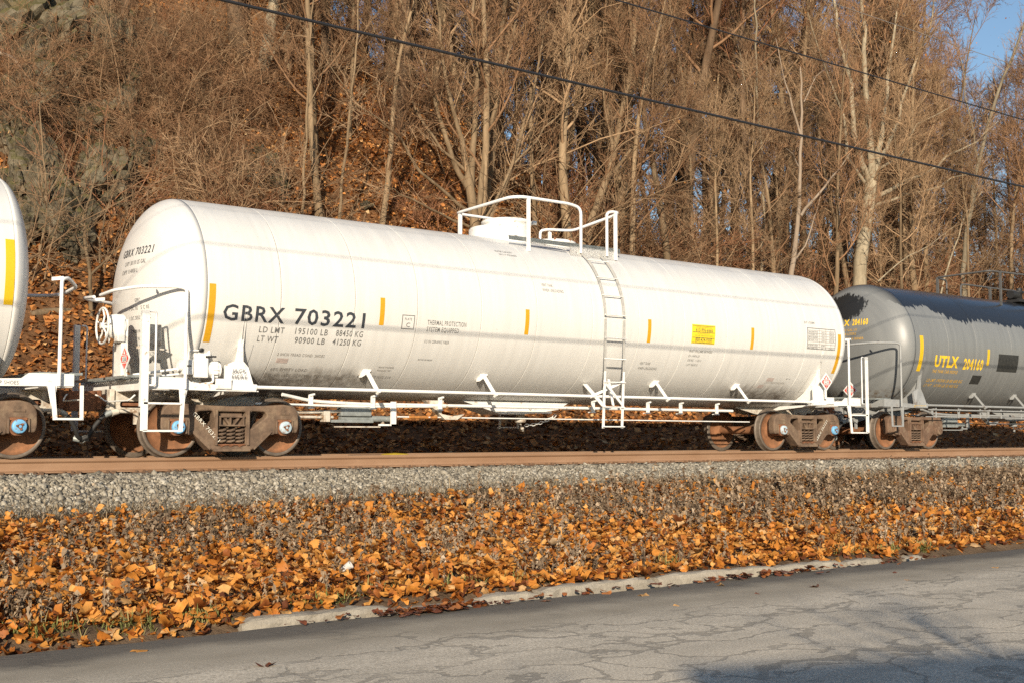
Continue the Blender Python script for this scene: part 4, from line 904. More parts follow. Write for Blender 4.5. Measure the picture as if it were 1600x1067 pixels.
# --- grey car
PG = dict(paint='grey_paint', pipe='grey_paint', under='grey_paint', post=False, rail=True, step=(8.28, 7.88), tankmat='tank_grey', card=False, braces=(-4.15, -2.2, .9, 3.2))
XU = 26.11+6.70
grey = thing('tank_car', 'grey tank car lettered UTLX 204160 with black tar spilled over its top', 'tank car', (XU, 0, 0))
GS = (XU-15.027)
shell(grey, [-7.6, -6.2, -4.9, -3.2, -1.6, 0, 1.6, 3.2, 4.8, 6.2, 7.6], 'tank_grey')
tk = [o for o in grey.children if o.name.startswith('tank')][0]
for o in [tk]+list(tk.children):                                  # this tank is a little shorter
    for v in o.data.vertices: v.co.x *= (8.0/8.29)
for s in (-1, 1): end_gear(grey, s, PG)
for o in list(grey.children):
    if o.name.split('.')[0] in ('jacking_pad',): o.hide_render = False
running_gear(grey, PG)
m = MB(); r = .026
m.tube(bend([(2.4, -.85, 4.0), (2.4, -.85, 4.78), (-.9, -.85, 4.78), (-2.75, -.80, 4.76), (-2.85, .75, 4.72), (-2.2, .85, 4.70), (-2.2, .85, 3.9)], .12, 5), r, 8)
for x in (-2.3, -.75, .9): m.box((x-.028, -.875, 3.8), (x+.028, -.825, 4.78))
m.box((-2.86, .70, 3.9), (-2.80, .76, 4.72)); m.build('handrail', 'dark_rail', grey)
m = MB(); m.tube(bend([(-1.5, .85, 3.9), (-1.5, .85, 4.62), (-1.3, .85, 4.66), (2.3, .85, 4.66), (2.4, .85, 4.6), (2.4, .85, 3.9)], .12, 5), r, 8); m.box((.0, .82, 3.9), (.06, .88, 4.66)); m.build('handrail', 'dark_rail', grey)
for s, cp in ((-1, [CAP_RUST, CAP_RUST]), (1, [CAP_RUST, CAP_RUST])): truck(grey, s*6.70, 'truck_brown', cp)
placard(grey, (-8.66, -.62, 1.42), (0, -1, 0)); m = MB(); m.box((-8.645, -.66, 1.15), (-8.63, -.58, 1.40)); m.build('placard_stand', 'grey_paint', grey)
for xx, a0, a1, ww in ((10.68-GS, 7.5, -24, .14), (13.6-GS, 0, -15, .10)): strip(grey, xx, a0, a1, ww, 'reflector_yellow')
L(grey, 'UTLX', 11.27-GS, 12.28-GS, .27, -18.5, 'ink_yellow', .06); L(grey, '204160', 12.52-GS, 13.40-GS, .27, -19.5, 'ink_yellow', .045)
L(grey, 'THE TANK CAR PEOPLE', 11.27-GS, 12.35-GS, .08, -24.5, 'ink_amber', .02); L(grey, 'LD LMT', 11.2-GS, 11.55-GS, .085, -33.5, 'ink_amber', .015); L(grey, '195500 LB 88 680 KG', 11.62-GS, 12.72-GS, .085, -33.5, 'ink_amber', .015); L(grey, 'LT WT', 11.2-GS, 11.5-GS, .085, -38.8, 'ink_amber', .015); L(grey, '67100 LB 30 400 KG', 11.62-GS, 12.65-GS, .085, -38.8, 'ink_amber', .015)
strip(grey, 13.28-GS, -25, -34, .42, 'patch_black', 'painted_patch'); strip(grey, 14.55-GS, -3.5, -20, .95, 'patch_black', 'painted_patch')
hu = on_head(-7.6*8.0/8.29, -1)
def hu(u, z):
    y = -u; q = max(0, 1-(y*y+(z-ZC)**2)/RT_**2); return (-(8.0/8.29)*(7.6+HD*math.sqrt(q))-.005, y, z)
H(grey, 'UTLX', -.42, .12, 3.03, .15, 'ink_yellow', hu, .04); H(grey, '204160', .20, .62, 3.03, .15, 'ink_yellow', hu, .04); H(grey, '20 000 GAL US', -.2, .34, 2.89, .06, 'ink_amber', hu, .01); H(grey, '75 708 LITERS', -.2, .32, 2.79, .06, 'ink_amber', hu, .01); H(grey, 'SP. 7 OUTER R INNER', -.3, .52, 2.67, .06, 'ink_amber', hu, .01)
lettering('2 INCH HF COMP SHOES', -7.30, -6.80, .05, lambda u, v: (u, -1.444, 1.018+v), 'ink_yellow', grey, .012, 0)
m = MB()
for y in (-1, 1):
    m.tube([(-6.6, y*1.30, .80), (6.6, y*1.30, .80)], .014, 6); m.tube([(-6.6, y*1.38, .97), (6.6, y*1.38, .97)], .02, 6)
    for x in np.arange(-6.2, 6.4, .98): m.bar((x, y*1.32, .78), (x, y*1.32, 1.10), .05, .012, (1, 0, 0))
m.build('side_ladder_rail', 'grey_paint', grey)
m = MB(); m.lathe([(.20, -.1), (.20, .22), (.24, .24), (.24, .30), (.02, .32)], (-.55, -.25, 4.1), 'Z', 16); m.cyl((-.95, -.35, 4.28), (-.62, -.35, 4.28), .12, 12); m.cyl((-.4, -.3, 4.2), (-.4, -.3, 4.5), .08, 10); m.box((-.9, -.6, 4.06), (-.2, -.1, 4.14), .01); m.build('valve_cluster', 'black_part', grey)
# ================================================================ NATURE
# ---- overhead cables on poles beside the road (poles stand outside the frame)
def cable(name, label, Y, z, r, mat, sag=.3):
    m = MB(); x0, x1 = -14.0, 38.0
    m.tube([(x0+(x1-x0)*i/40, Y, z+sag*((i/20-1)**2)) for i in range(41)], r, 6)
    tag(m.build(name, mat), label, 'cable', 'overhead cables beside the road')
cable('overhead_cable', 'thick black overhead cable, lowest of those crossing above the tank cars', -7.75, 4.58, .016, 'cable', .12)
cable('overhead_cable', 'thin black overhead cable above the thick one, crossing the upper right', -7.75, 5.76, .010, 'cable', .12)
cable('overhead_cable', 'thin grey overhead wire, topmost, in the upper right corner', -7.75, 6.68, .005, 'cable_grey', .12)
for x, lab in ((-14.0, 'wooden utility pole carrying the cables, beyond the left edge'), (38.0, 'wooden utility pole carrying the cables, beyond the right edge')):
    t = thing('utility_pole', lab, 'utility pole', (x, -7.75, -1.0), 'utility poles')
    m = MB(); m.tube([(0, 0, -.4), (0, 0, 4), (0, 0, 8.2)], [.16, .14, .11], 12); m.build('pole', 'pole_wood', t)
    m = MB(); m.box((-.06, -.5, 7.38), (.06, .5, 7.5)); m.build('crossarm', 'pole_wood', t)

# ---- leaf shapes
def leaf_template(rng, lobes=5, curl=.95):
    a = []; n = lobes*2+1
    out = [(0.0, -.5)]
    tips = [(-.42, -.18), (-.52, .18), (0, .62), (.52, .18), (.42, -.18)]
    val = [(-.16, -.30), (-.26, .02), (-.15, .24), (.15, .24), (.26, .02), (.16, -.30)]
    pts = [(0, -.42)]
    for k in range(5): pts += [val[k], tips[k]]
    pts += [val[5]]
    P = np.array(pts); P[1::2] *= 1.5; P[2::2] *= .88; P = P*rng.uniform(.72, 1.12, (12, 1))+rng.normal(0, .05, (12, 2)); P = np.vstack([[[0, 0]], P])
    r2 = (P**2).sum(1); c1, c2 = rng.normal(0, curl), rng.normal(0, curl)
    ax = rng.uniform(0, math.pi); u = P@[math.cos(ax), math.sin(ax)]; v = P@[-math.sin(ax), math.cos(ax)]
    z = abs(u)*rng.normal(0, .45)+abs(v)*rng.normal(0, .3)+c1*u*u+c2*v*v*.7+rng.normal(0, .06, 13)+.25*r2*rng.uniform(-.3, 1)
    V = np.column_stack([P, z]); F = np.array([(0, i, i % 12+1) for i in range(1, 13)])
    return V, F
def rotz_tilt(rng, n, tilt):
    a = rng.uniform(0, 2*math.pi, n); b = rng.normal(0, tilt, n); c = rng.uniform(0, 2*math.pi, n)
    ca, sa, cb, sb, cc, sc = np.cos(a), np.sin(a), np.cos(b), np.sin(b), np.cos(c), np.sin(c); o, z = np.ones(n), np.zeros(n)
    Rz = np.stack([ca, -sa, z, sa, ca, z, z, z, o], -1).reshape(n, 3, 3); Rx = np.stack([o, z, z, z, cb, -sb, z, sb, cb], -1).reshape(n, 3, 3); Rc = np.stack([cc, -sc, z, sc, cc, z, z, z, o], -1).reshape(n, 3, 3)
    return Rz@Rx@Rc
def scatter(T, F, pos, size, RM, pick):
    v = T[pick]*size[:, None, None]; v = np.einsum('nij,nkj->nki', RM, v)+pos[:, None]
    k = T.shape[1]; f = F[None]+(np.arange(len(pos))*k)[:, None, None]
    return v.reshape(-1, 3), f.reshape(-1, F.shape[1])
rng = np.random.default_rng(21)
LT = [leaf_template(rng, curl=rng.choice([.5, .9, 1.5])) for _ in range(16)]; LV = np.array([a for a, b in LT]); LF = LT[0][1]
def in_view(X, Y, Z, pad=60):
    v = np.stack([X, Y, Z], -1)-CAM; d = v@FW; px = 800+F_PX*(v@RT)/d; py = 533.5-F_PX*(v@UP)/d
    return (d > 1) & (px > -pad) & (px < 1600+pad) & (py > -pad) & (py < 1067+pad), px, py, d
# verge litter
n = 36000
X = 1.5+rng.random(n)**1.35*27; u = rng.random(n)**1.1; Y = -9.12+u*5.85
left_sp = (X < 4.6)*rng.random(n)*.12; Y = Y-left_sp
dens = np.clip(1.25-.34*sstep(u, .5, .95)-.2*(wob(X*1.3, Y*1.6) > .2), 0.05, 1)*(1-.25*sstep(X, 8, 18)*sstep(u, .2, .5))*np.where(u > .93, .3, 1)
k = rng.random(n) < dens; X, Y = X[k], Y[k]; n = len(X)
size = np.clip(.096*np.exp(rng.normal(0, .32, n)), .03, .15); lift = rng.random(n)**1.4*np.where(Y < -8.6, .06, .165)
pos = np.stack([X, Y, gz(X, Y)+.02+lift], -1)
tnt = np.clip(rng.beta(1.7, 1.5, n)-.25*(lift < .03), 0, 1); tl = np.where(Y < -8.95, .25, .75)
RM = rotz_tilt(rng, n, .62)
pick = rng.integers(0, 16, n)
vis, px, py, dd = in_view(*pos.T, 0)
score = np.where(vis, size/dd*(lift+.03)**.4, 0); big = np.argsort(-score)[:300]; rest = np.ones(n, bool); rest[big] = False
v, f = scatter(LV, LF, pos[rest], size[rest], RM[rest], pick[rest])
tag(ob('leaf_litter', np_mesh('leaf_litter', v, tris=f, tint=np.repeat(tnt[rest], 13), smooth=True), mat='leaf_orange'), 'deep litter of orange fallen leaves on the roadside verge', 'leaves', kind='stuff')
leafmesh = []
for q in range(16):
    for tq in (.25, .55, .8):
        sv = np.array([(-.012, -.40, LV[q][1][2]), (.012, -.40, LV[q][1][2]), (.03, -.62, LV[q][1][2]+.06), (.018, -.62, LV[q][1][2]+.06)])
        me = np_mesh('fallen_leaf', np.vstack([LV[q], sv]), quads=[(13, 14, 15, 16)], tris=LF, tint=np.full(17, tq+rng.normal(0, .08)), smooth=True); me.materials.append(MATS['leaf_orange']); leafmesh.append(me)
def put_leaf(P, s, Rm, me, label, group):
    o = tag(ob('fallen_leaf', me), label, 'leaf', group); mm = Matrix([[*(Rm[i]*s), P[i]] for i in range(3)]+[[0, 0, 0, 1]]); o.matrix_world = mm; return o
for i in big: put_leaf(pos[i], size[i], RM[i], leafmesh[pick[i]*3+(0 if tnt[i] < .4 else 1 if tnt[i] < .68 else 2)], 'large orange fallen leaf lying on the litter of the verge', 'large leaves on the verge')
# wet dark leaves in the gutter, against the kerb
n = 330; X = np.where(rng.random(n) < .5, rng.normal(6.35, .35, n), np.where(rng.random(n) < .5, rng.normal(10.9, .55, n), 4.5+rng.random(n)*10)); Y = -9.29-np.abs(rng.normal(0, .10, n))
pos = np.stack([X, Y, np.full(n, -1.245)+rng.random(n)*.03], -1); v, f = scatter(LV*np.array([1, 1, .5]), LF, pos, .085*np.exp(rng.normal(0, .3, n)), rotz_tilt(rng, n, .3), rng.integers(0, 16, n))
tag(ob('gutter_leaves', np_mesh('gutter_leaves', v, tris=f, tint=np.repeat(rng.random(n), 13)), mat='leaf_wet'), 'dark wet leaves matted in the gutter below the kerb', 'leaves', kind='stuff')
wet = []
for q in range(4):
    me = np_mesh('fallen_leaf', LV[q], tris=LF, tint=np.full(13, .3+.2*q)); me.materials.append(MATS['leaf_wet'] if q < 2 else MATS['leaf_orange']); wet.append(me)
def on_road(x, y):
    r = FW+RT*(x-800)/F_PX+UP*(533.5-y)/F_PX; return CAM+r*((-1.245-CAM[2])/r[2])
for (x, y, s, q, lab) in [(832, 1003, .17, 2, 'orange leaf alone on the asphalt near the bottom centre'), (413, 1040, .16, 0, 'dark red leaf on the asphalt at the lower left'), (219, 1014, .15, 2, 'orange leaf on the asphalt left of the kerb end'), (1005, 928, .13, 3, 'orange leaf on the road just below the kerb joint'), (1184, 926, .13, 1, 'dark leaf on the road below the middle kerb stone'), (1128, 912, .14, 3, 'orange leaf at the gutter edge right of centre'), (1273, 916, .13, 0, 'dark red leaf on the road under the right kerb end'), (1398, 893, .13, 1, 'dark leaf on the road beyond the kerb end'), (1420, 905, .12, 2, 'small orange leaf on the road beyond the kerb end'), (1555, 886, .11, 3, 'small orange leaf on the road at the far right'), (1330, 936, .10, 1, 'small dark leaf out on the road right of centre'), (1057, 945, .08, 3, 'tiny orange leaf on the dark gutter stain')]:
    Pp = on_road(x, y); put_leaf(Pp, s, rotz_tilt(rng, 1, .15)[0], wet[q], lab, 'loose leaves on the road')
# dried weeds
def weed_template(rng, h):
    V = [(-.004, 0, 0), (.004, 0, 0), (0, .006, 0), (rng.normal(0, .03), rng.normal(0, .03), h)]; F = [(0, 1, 3), (1, 2, 3), (2, 0, 3)]
    for i in range(15):
        z = h*(.2+.8*rng.random()); a = rng.uniform(0, 2*math.pi); l = rng.uniform(.025, .055); w = l*rng.uniform(.2, .38); b = len(V)
        c = np.array([V[3][0]*z/h, V[3][1]*z/h, z]); d = np.array([math.cos(a), math.sin(a), rng.uniform(-2.2, 1.2)]); d /= np.linalg.norm(d); sd = np.array([-math.sin(a), math.cos(a), rng.normal(0, .4)])
        V += [tuple(c), tuple(c+d*l*.5+sd*w), tuple(c+d*l+[0, 0, -.01]), tuple(c+d*l*.5-sd*w+[0, 0, .008])]; F += [(b, b+1, b+2), (b, b+2, b+3)]
    return np.array(V), np.array(F)
WT = [weed_template(rng, h) for h in (.13, .16, .18, .2, .22, .24, .26, .17, .19, .21)]; WV = np.array([a for a, b in WT]); WF = WT[0][1]
n = 17000; X = 1.5+rng.random(n)**1.3*30; u = rng.random(n); Y = -8.95+u*5.55
dens = np.clip(.02+.46*sstep(u, .2, .65)+.55*wob(X*.9, Y*1.2, 1.3, .7)+.12*sstep(X, 9, 18)*sstep(u, .3, .6), .05, 1)*np.where((X < 5.5) & (u > .8), .25, 1)*np.where(u > .92, .4, 1)
k = rng.random(n) < dens; X, Y = X[k], Y[k]; n = len(X)
pos = np.stack([X, Y, gz(X, Y)+.01], -1); sz = np.exp(rng.normal(0, .2, n))*(1.12+.3*sstep(X, 8, 18))
v, f = scatter(WV, WF, pos, sz, rotz_tilt(rng, n, .15), rng.integers(0, 10, n))
tag(ob('dried_weeds', np_mesh('dried_weeds', v, tris=f, tint=np.repeat(np.clip(rng.beta(2, 2, n), 0, 1), WV.shape[1])), mat='weed'), 'dense dried grey-brown weeds standing on the verge', 'weeds', kind='stuff')
# straw at the ballast toe and green tufts at the kerb
def blades(n, X, Y, l, tilt, mat, name, label, tn):
    a = rng.uniform(0, 2*math.pi, n); e = np.clip(rng.normal(tilt, .35, n), .02, 1.5); ln = l*np.exp(rng.normal(0, .3, n)); base = np.stack([X, Y, gz(X, Y)], -1)
    d = np.stack([np.cos(a)*np.cos(e), np.sin(a)*np.cos(e), np.sin(e)], -1); s = np.stack([-np.sin(a), np.cos(a), 0*a], -1)*.004
    mid = base+d*ln[:, None]*.55+[0, 0, .01]; tip = base+d*ln[:, None]+np.stack([0*a, 0*a, -.12*ln], -1)
    v = np.stack([base-s, base+s, mid+s, mid-s, tip], 1).reshape(-1, 3); k = (np.arange(n)*5)[:, None]
    q = k+np.array([0, 1, 2, 3]); t = k+np.array([3, 2, 4])
    tag(ob(name, np_mesh(name, v, q, t, tint=np.repeat(tn, 5)), mat=mat), label, 'grass', kind='stuff')
n = 20000; X = 2+rng.random(n)**1.2*40; Y = -3.05+rng.normal(0, .24, n); k = (wob(X*.6, Y) > -.55) | (rng.random(n) < .3); X, Y = X[k], Y[k]; n = len(X)
blades(n, X, Y, .19, .42, 'straw', 'dry_grass', 'matted dry grass along the foot of the ballast', np.clip(rng.beta(2, 2, n)+.0*X, 0, 1))
cx = [(3.6, -9.12), (4.2, -9.1), (5.4, -9.02), (7.7, -8.98), (6.9, -8.9), (12.9, -9.0), (13.6, -9.1), (14.3, -9.1), (2.9, -9.1), (6.1, -8.8), (9.9, -8.85)]
ci = rng.integers(0, len(cx), 1500); X = np.array([c[0] for c in cx])[ci]+rng.normal(0, .14, 1500); Y = np.array([c[1] for c in cx])[ci]+np.abs(rng.normal(0, .09, 1500))
blades(1500, X, Y, .12, .8, 'grass', 'grass_tufts', 'sparse yellow-green grass tufts at the road edge', rng.random(1500))
# litter
m = MB(); m.lathe([(.028, 0), (.030, .005), (.042, .10), (.044, .105), (.040, .105), (.03, .01)], (0, 0, 0), 'Z', 14); cup = m.build('plastic_cup', 'cup'); Pc = at(535, 914, -8.3); Pc[2] = gz(Pc[0], -8.3)+.16; cup.location = Pc; cup.rotation_euler = (.9, .5, .4); cup.scale = (.95, .95, .95); tag(cup, 'small crumpled clear plastic cup among the orange leaves', 'cup')
m = MB(); m.lathe([(.30, 0), (.30, .02), (.22, .06), (.02, .075)], (0, 0, 0), 'Z', 24); yl = m.build('yellow_lid', 'yellow_plastic'); Py = at(606, 708, .35); yl.location = (Py[0], .1, -.055); tag(yl, 'round yellow plate lying between the rails behind the near rail', 'plate')
m = MB(); m.box((-.07, -.07, -.2), (.07, .07, 0)); m.box((-.05, -.05, -.24), (.05, .05, -.2)); pb = m.build('plate_base', 'tie_wood', yl)

# ---- trees
def segs_to_mesh(P0, P1, R0, R1, n, base=0):
    P0, P1 = np.asarray(P0, float), np.asarray(P1, float); d = P1-P0; L_ = np.linalg.norm(d, axis=1)[:, None]+1e-9; d = d/L_
    ref = np.where(np.abs(d[:, 2:3]) < .9, np.array([[0, 0, 1.0]]), np.array([[1.0, 0, 0]])); u = np.cross(d, ref); u /= np.linalg.norm(u, axis=1)[:, None]; w_ = np.cross(d, u)
    a = np.arange(n)/n*2*math.pi; ring = u[:, None]*np.cos(a)[None, :, None]+w_[:, None]*np.sin(a)[None, :, None]
    A = P0[:, None]+ring*np.asarray(R0)[:, None, None]; B = P1[:, None]+ring*np.asarray(R1)[:, None, None]
    V = np.concatenate([A, B], 1).reshape(-1, 3); k = (np.arange(len(P0))*2*n)[:, None, None]; i = np.arange(n)
    q = np.stack([i, (i+1) % n, n+(i+1) % n, n+i], -1)[None]+k
    return V, q.reshape(-1, 4)+base
def cones(P0, P1, R0, base=0):
    V, q = segs_to_mesh(P0, P1, R0, np.zeros(len(P0)), 3); V = V.reshape(-1, 6, 3)[:, :4].reshape(-1, 3)
    k = (np.arange(len(P0))*4)[:, None, None]; t = np.array([(0, 1, 3), (1, 2, 3), (2, 0, 3)])[None]+k
    return V, t.reshape(-1, 3)+base
def unit(v): return v/(np.linalg.norm(v)+1e-9)
def wander(rng, p, d, length, n, up, jit):
    pts = [np.array(p, float)]; d = unit(np.array(d, float))
    for i in range(n):
        d = unit(d+rng.normal(0, jit, 3)+np.array([0, 0, up])); pts.append(pts[-1]+d*length/n)
    return np.array(pts)
def side_dir(rng, t, ang):
    t = unit(t); r = rng.normal(size=3); r = unit(r-t*(r@t)); return unit(t*math.cos(ang)+r*math.sin(ang))
def sample(pts, f):
    s = f*(len(pts)-1); i = min(int(s), len(pts)-2); return pts[i]+(pts[i+1]-pts[i])*(s-i), unit(pts[i+1]-pts[i])
class Crown:
    def __init__(s): s.S = {5: [], 4: [], 3: []}; s.C = []; s.leaf = []
    def poly(s, pts, r0, r1, n):
        m = len(pts)-1
        for i in range(m): s.S[n].append((pts[i], pts[i+1], r0+(r1-r0)*i/m, r0+(r1-r0)*(i+1)/m))
    def mesh(s, name):
        V, Q, T, b = [], [], [], 0
        for n, L_ in s.S.items():
            if not L_: continue
            v, q = segs_to_mesh([l[0] for l in L_], [l[1] for l in L_], [l[2] for l in L_], [l[3] for l in L_], n, b); V.append(v); Q.append(q); b += len(v)
        if s.C:
            P0 = np.array([c[0] for c in s.C]); P1 = np.array([c[1] for c in s.C]); v, t = cones(P0, P1, np.array([c[2] for c in s.C]), b); V.append(v); T.append(t)
        return np_mesh(name, np.concatenate(V), np.concatenate(Q) if Q else None, np.concatenate(T) if T else None)
def twigs_on(cr, rng, pts, r, L3, n3, n4, up=.06, spread=.75, tw=.0058):
    """fine twigs along a limb"""
    for k in range(n3):
        f = rng.uniform(.15, 1); p, t = sample(pts, f); l = L3*rng.uniform(.5, 1.15)*(1.15-.5*f)
        q = wander(rng, p, side_dir(rng, t, rng.normal(spread, .2)), l, 3, up, .14); cr.poly(q, max(tw*1.5, r*.35), tw*.8, 3)
        for j in range(n4):
            g = rng.uniform(.15, 1); pp, tt = sample(q, g); e = pp+side_dir(rng, tt, rng.normal(.6, .2))*l*rng.uniform(.22, .5)+np.array([0, 0, .04*l]); cr.C.append((pp, e, tw))
def limb(cr, rng, p, d, length, r, n2, n3, n4, up=.08, L3=.9):
    pts = wander(rng, p, d, length, 7, up, .11); cr.poly(pts, r, r*.25, 4)
    for k in range(n2):
        f = rng.uniform(.2, .98); q, t = sample(pts, f); l2 = length*rng.uniform(.3, .55)*(1.1-.5*f)
        p2 = wander(rng, q, side_dir(rng, t, rng.normal(.7, .18)), l2, 5, up, .12); r2 = max(.008, r*(1-.7*f)*.5); cr.poly(p2, r2, .006, 3)
        twigs_on(cr, rng, p2, r2, L3, n3, n4)
    twigs_on(cr, rng, pts, r*.4, L3, n3, n4)
def forest_proto(seed, H, r0, n1, fb=.35, spread=.9, n2=7, n3=8, n4=8, mat=('bark_brown', 'twig_brown'), up=.10, ll=.30):
    rng = np.random.default_rng(seed); tr = wander(rng, (0, 0, -.4), (rng.normal(0, .06), rng.normal(0, .06), 1), H, 14, .05, .045)
    m = MB(); rad = [r0*(1.25 if i == 0 else 1)*(1-.86*(i/14)**1.1) for i in range(15)]; m.tube([tuple(p) for p in tr], rad, 8); trunk = m.mesh('trunk'); trunk.materials.append(MATS[mat[0]])
    cr = Crown()
    for k in range(n1):
        f = fb+(1-fb)*(k+rng.random())/n1*.97; p, t = sample(tr, f); az = k*2.4+rng.normal(0, .4); el = rng.normal(.55, .2)+.35*f
        limb(cr, rng, p, (math.cos(az)*math.cos(el), math.sin(az)*math.cos(el), math.sin(el)), H*ll*spread*rng.uniform(.7, 1.2)*(1.25-.75*f), r0*.42*(1.1-.8*f), n2, n3, n4, up)
    cm = cr.mesh('crown'); cm.materials.append(MATS[mat[1]])
    return trunk, cm
PROT = [forest_proto(101, 17, .20, 17), forest_proto(102, 19, .24, 18, .42), forest_proto(103, 15, .16, 15, .28, .85, mat=('bark_tan', 'twig_tan')), forest_proto(104, 13, .12, 13, .2, .9, mat=('bark_tan', 'twig_brown')), forest_proto(105, 18, .19, 15, .45, .8, mat=('bark_brown', 'twig_red')), forest_proto(106, 10, .08, 12, .15, .9, 5, 6, 7, ('bark_tan', 'twig_tan'))]
def brush_proto(seed, H, stems, mat, arch=.0, n3=9, n4=6):
    rng = np.random.default_rng(seed); cr = Crown(); st = MB()
    for k in range(stems):
        a = rng.uniform(0, 2*math.pi); e = rng.uniform(.5, 1.35); l = H*rng.uniform(.6, 1.15)
        pts = wander(rng, (rng.normal(0, .3), rng.normal(0, .3), -.25), (math.cos(a)*math.cos(e), math.sin(a)*math.cos(e), math.sin(e)), l, 7, -arch, .12)
        st.tube([tuple(p) for p in pts], [.016-.012*i/7 for i in range(8)], 4); twigs_on(cr, rng, pts, .01, H*.28, n3, n4, -arch*.7, .7, .0045)
    s = st.mesh('stem'); s.materials.append(MATS[mat]); c = cr.mesh('twigs'); c.materials.append(MATS[mat]); return s, c
BRUSH = [brush_proto(201, 2.4, 26, 'twig_brown', .05), brush_proto(202, 3.2, 24, 'twig_tan', .12), brush_proto(203, 2.0, 30, 'twig_red', .10), brush_proto(204, 3.6, 34, 'twig_brown', .26, 12, 7)]
rng = np.random.default_rng(77)
def plant(name, parts, meshes, P, rz, sc, label, cat, group):
    t = thing(name, label, cat, tuple(P), group); t.rotation_euler.z = rz; t.scale = (sc, sc, sc*rng.uniform(.92, 1.1))
    for nm, me in zip(parts, meshes): ob(nm, me, t)
    return t
# forest rows: hillside, crest and the wood behind it
done = []
def try_spot(X, Y, gap):
    for a, b in done:
        if (a-X)**2+(b-Y)**2 < gap*gap: return False
    done.append((X, Y)); return True
def zone(X, Y, cat):
    px = to_px((X, Y, gz(X, Y)+3))[0]
    w1 = 'on the lower slope' if Y < 18 else 'near the hill crest' if Y < 24 else 'in the wood behind the crest' if Y < 37 else 'in the farthest part of the wood'
    w2 = 'by the left car ends' if px < 420 else 'left of the dome' if px < 700 else 'behind the dome' if px < 1000 else 'right of the dome' if px < 1300 else 'behind the grey tank car'
    a = 'bare brown tree' if cat == 'tree' else 'leafless twiggy shrub'
    return f'{a} {w1}, {w2}', cat, f'{cat}s {w1} {w2}'
cnt = 0
for (n, y0, y1, gap, sel) in ((34, 13.2, 18, 1.9, (3, 5, 5, 2, 3)), (64, 18, 24, 1.7, (0, 1, 2, 3, 4, 2)), (80, 24, 37, 1.8, (0, 1, 2, 4, 0)), (56, 37, 56, 2.2, (0, 1, 4, 2))):
    k = 0; tries = 0
    while k < n and tries < 4000:
        tries += 1; Y = rng.uniform(y0, y1); az = R_(rng.uniform(12.5, 62.5)); X = math.tan(az)*(Y+18.69)
        far = to_px((X, Y, 15))[0] > 1440
        if far and rng.random() < .18: continue
        if y0 < 15 and 14.5 < X < 25 and rng.random() < .75: continue
        if y0 < 24 and to_px((X, Y, 6))[0] < 340 and rng.random() < .97: continue
        if y0 < 24 and to_px((X, Y, 6))[0] < 430 and rng.random() < .85: continue
        if not try_spot(X, Y, gap): continue
        plant('forest_tree', ('trunk', 'crown'), PROT[(3, 5, 3)[rng.integers(0, 3)] if far else sel[rng.integers(0, len(sel))]], (X, Y, float(gz(X, Y))), rng.uniform(0, 6.28), rng.uniform(.9, 1.3), *zone(X, Y, 'tree')); k += 1; cnt += 1
for k in range(170):
    Y = rng.uniform(10, 25); az = R_(rng.uniform(13, 62)); X = math.tan(az)*(Y+18.69)
    if 14.5 < X < 25 and Y < 18 and rng.random() < .75: continue
    if to_px((X, Y, gz(X, Y)+1))[0] < 320 and rng.random() < .92: continue
    plant('shrub', ('stem', 'twigs'), BRUSH[rng.integers(0, 3)], (X, Y, float(gz(X, Y))), rng.uniform(0, 6.28), rng.uniform(.8, 1.45), *zone(X, Y, 'shrub'))
for k in range(48):                                               # taller thicket before the trunks
    Y = rng.uniform(14.5, 25); px_ = rng.uniform(760, 1640); X = at(px_, 400, Y)[0]
    plant('thicket', ('stem', 'twigs'), BRUSH[rng.integers(0, 3)], (X, Y, float(gz(X, Y))), rng.uniform(0, 6.28), rng.uniform(1.6, 2.5), zone(X, Y, 'shrub')[0].replace('leafless twiggy shrub', 'tall bare thicket'), 'thicket', zone(X, Y, 'shrub')[2].replace('shrubs', 'thickets'))
for k in range(56):                                               # hanging tangle on the rocks at the left
    x, y = (rng.normal(300, 70), rng.uniform(60, 330)) if rng.random() < .7 else (rng.uniform(-20, 230), rng.uniform(90, 260))
    if (0 < x < 225 and (y > 235 or y < 125)) and rng.random() < .9: continue; P = at(x, y, Y)
    Y = 8.0
    while Y < 26:
        P = at(x, y, Y)
        if P[2] < float(gz(P[0], Y)): break
        Y += .1
    plant('bramble', ('stem', 'twigs'), BRUSH[(3, 3, 2, 1)[rng.integers(0, 4)]], (P[0], P[1], float(gz(P[0], P[1]))), rng.uniform(0, 6.28), rng.uniform(.65, 1.1), 'tangled reddish-brown vines hanging over the rocky slope', 'vines', 'vine tangles on the rocky slope')
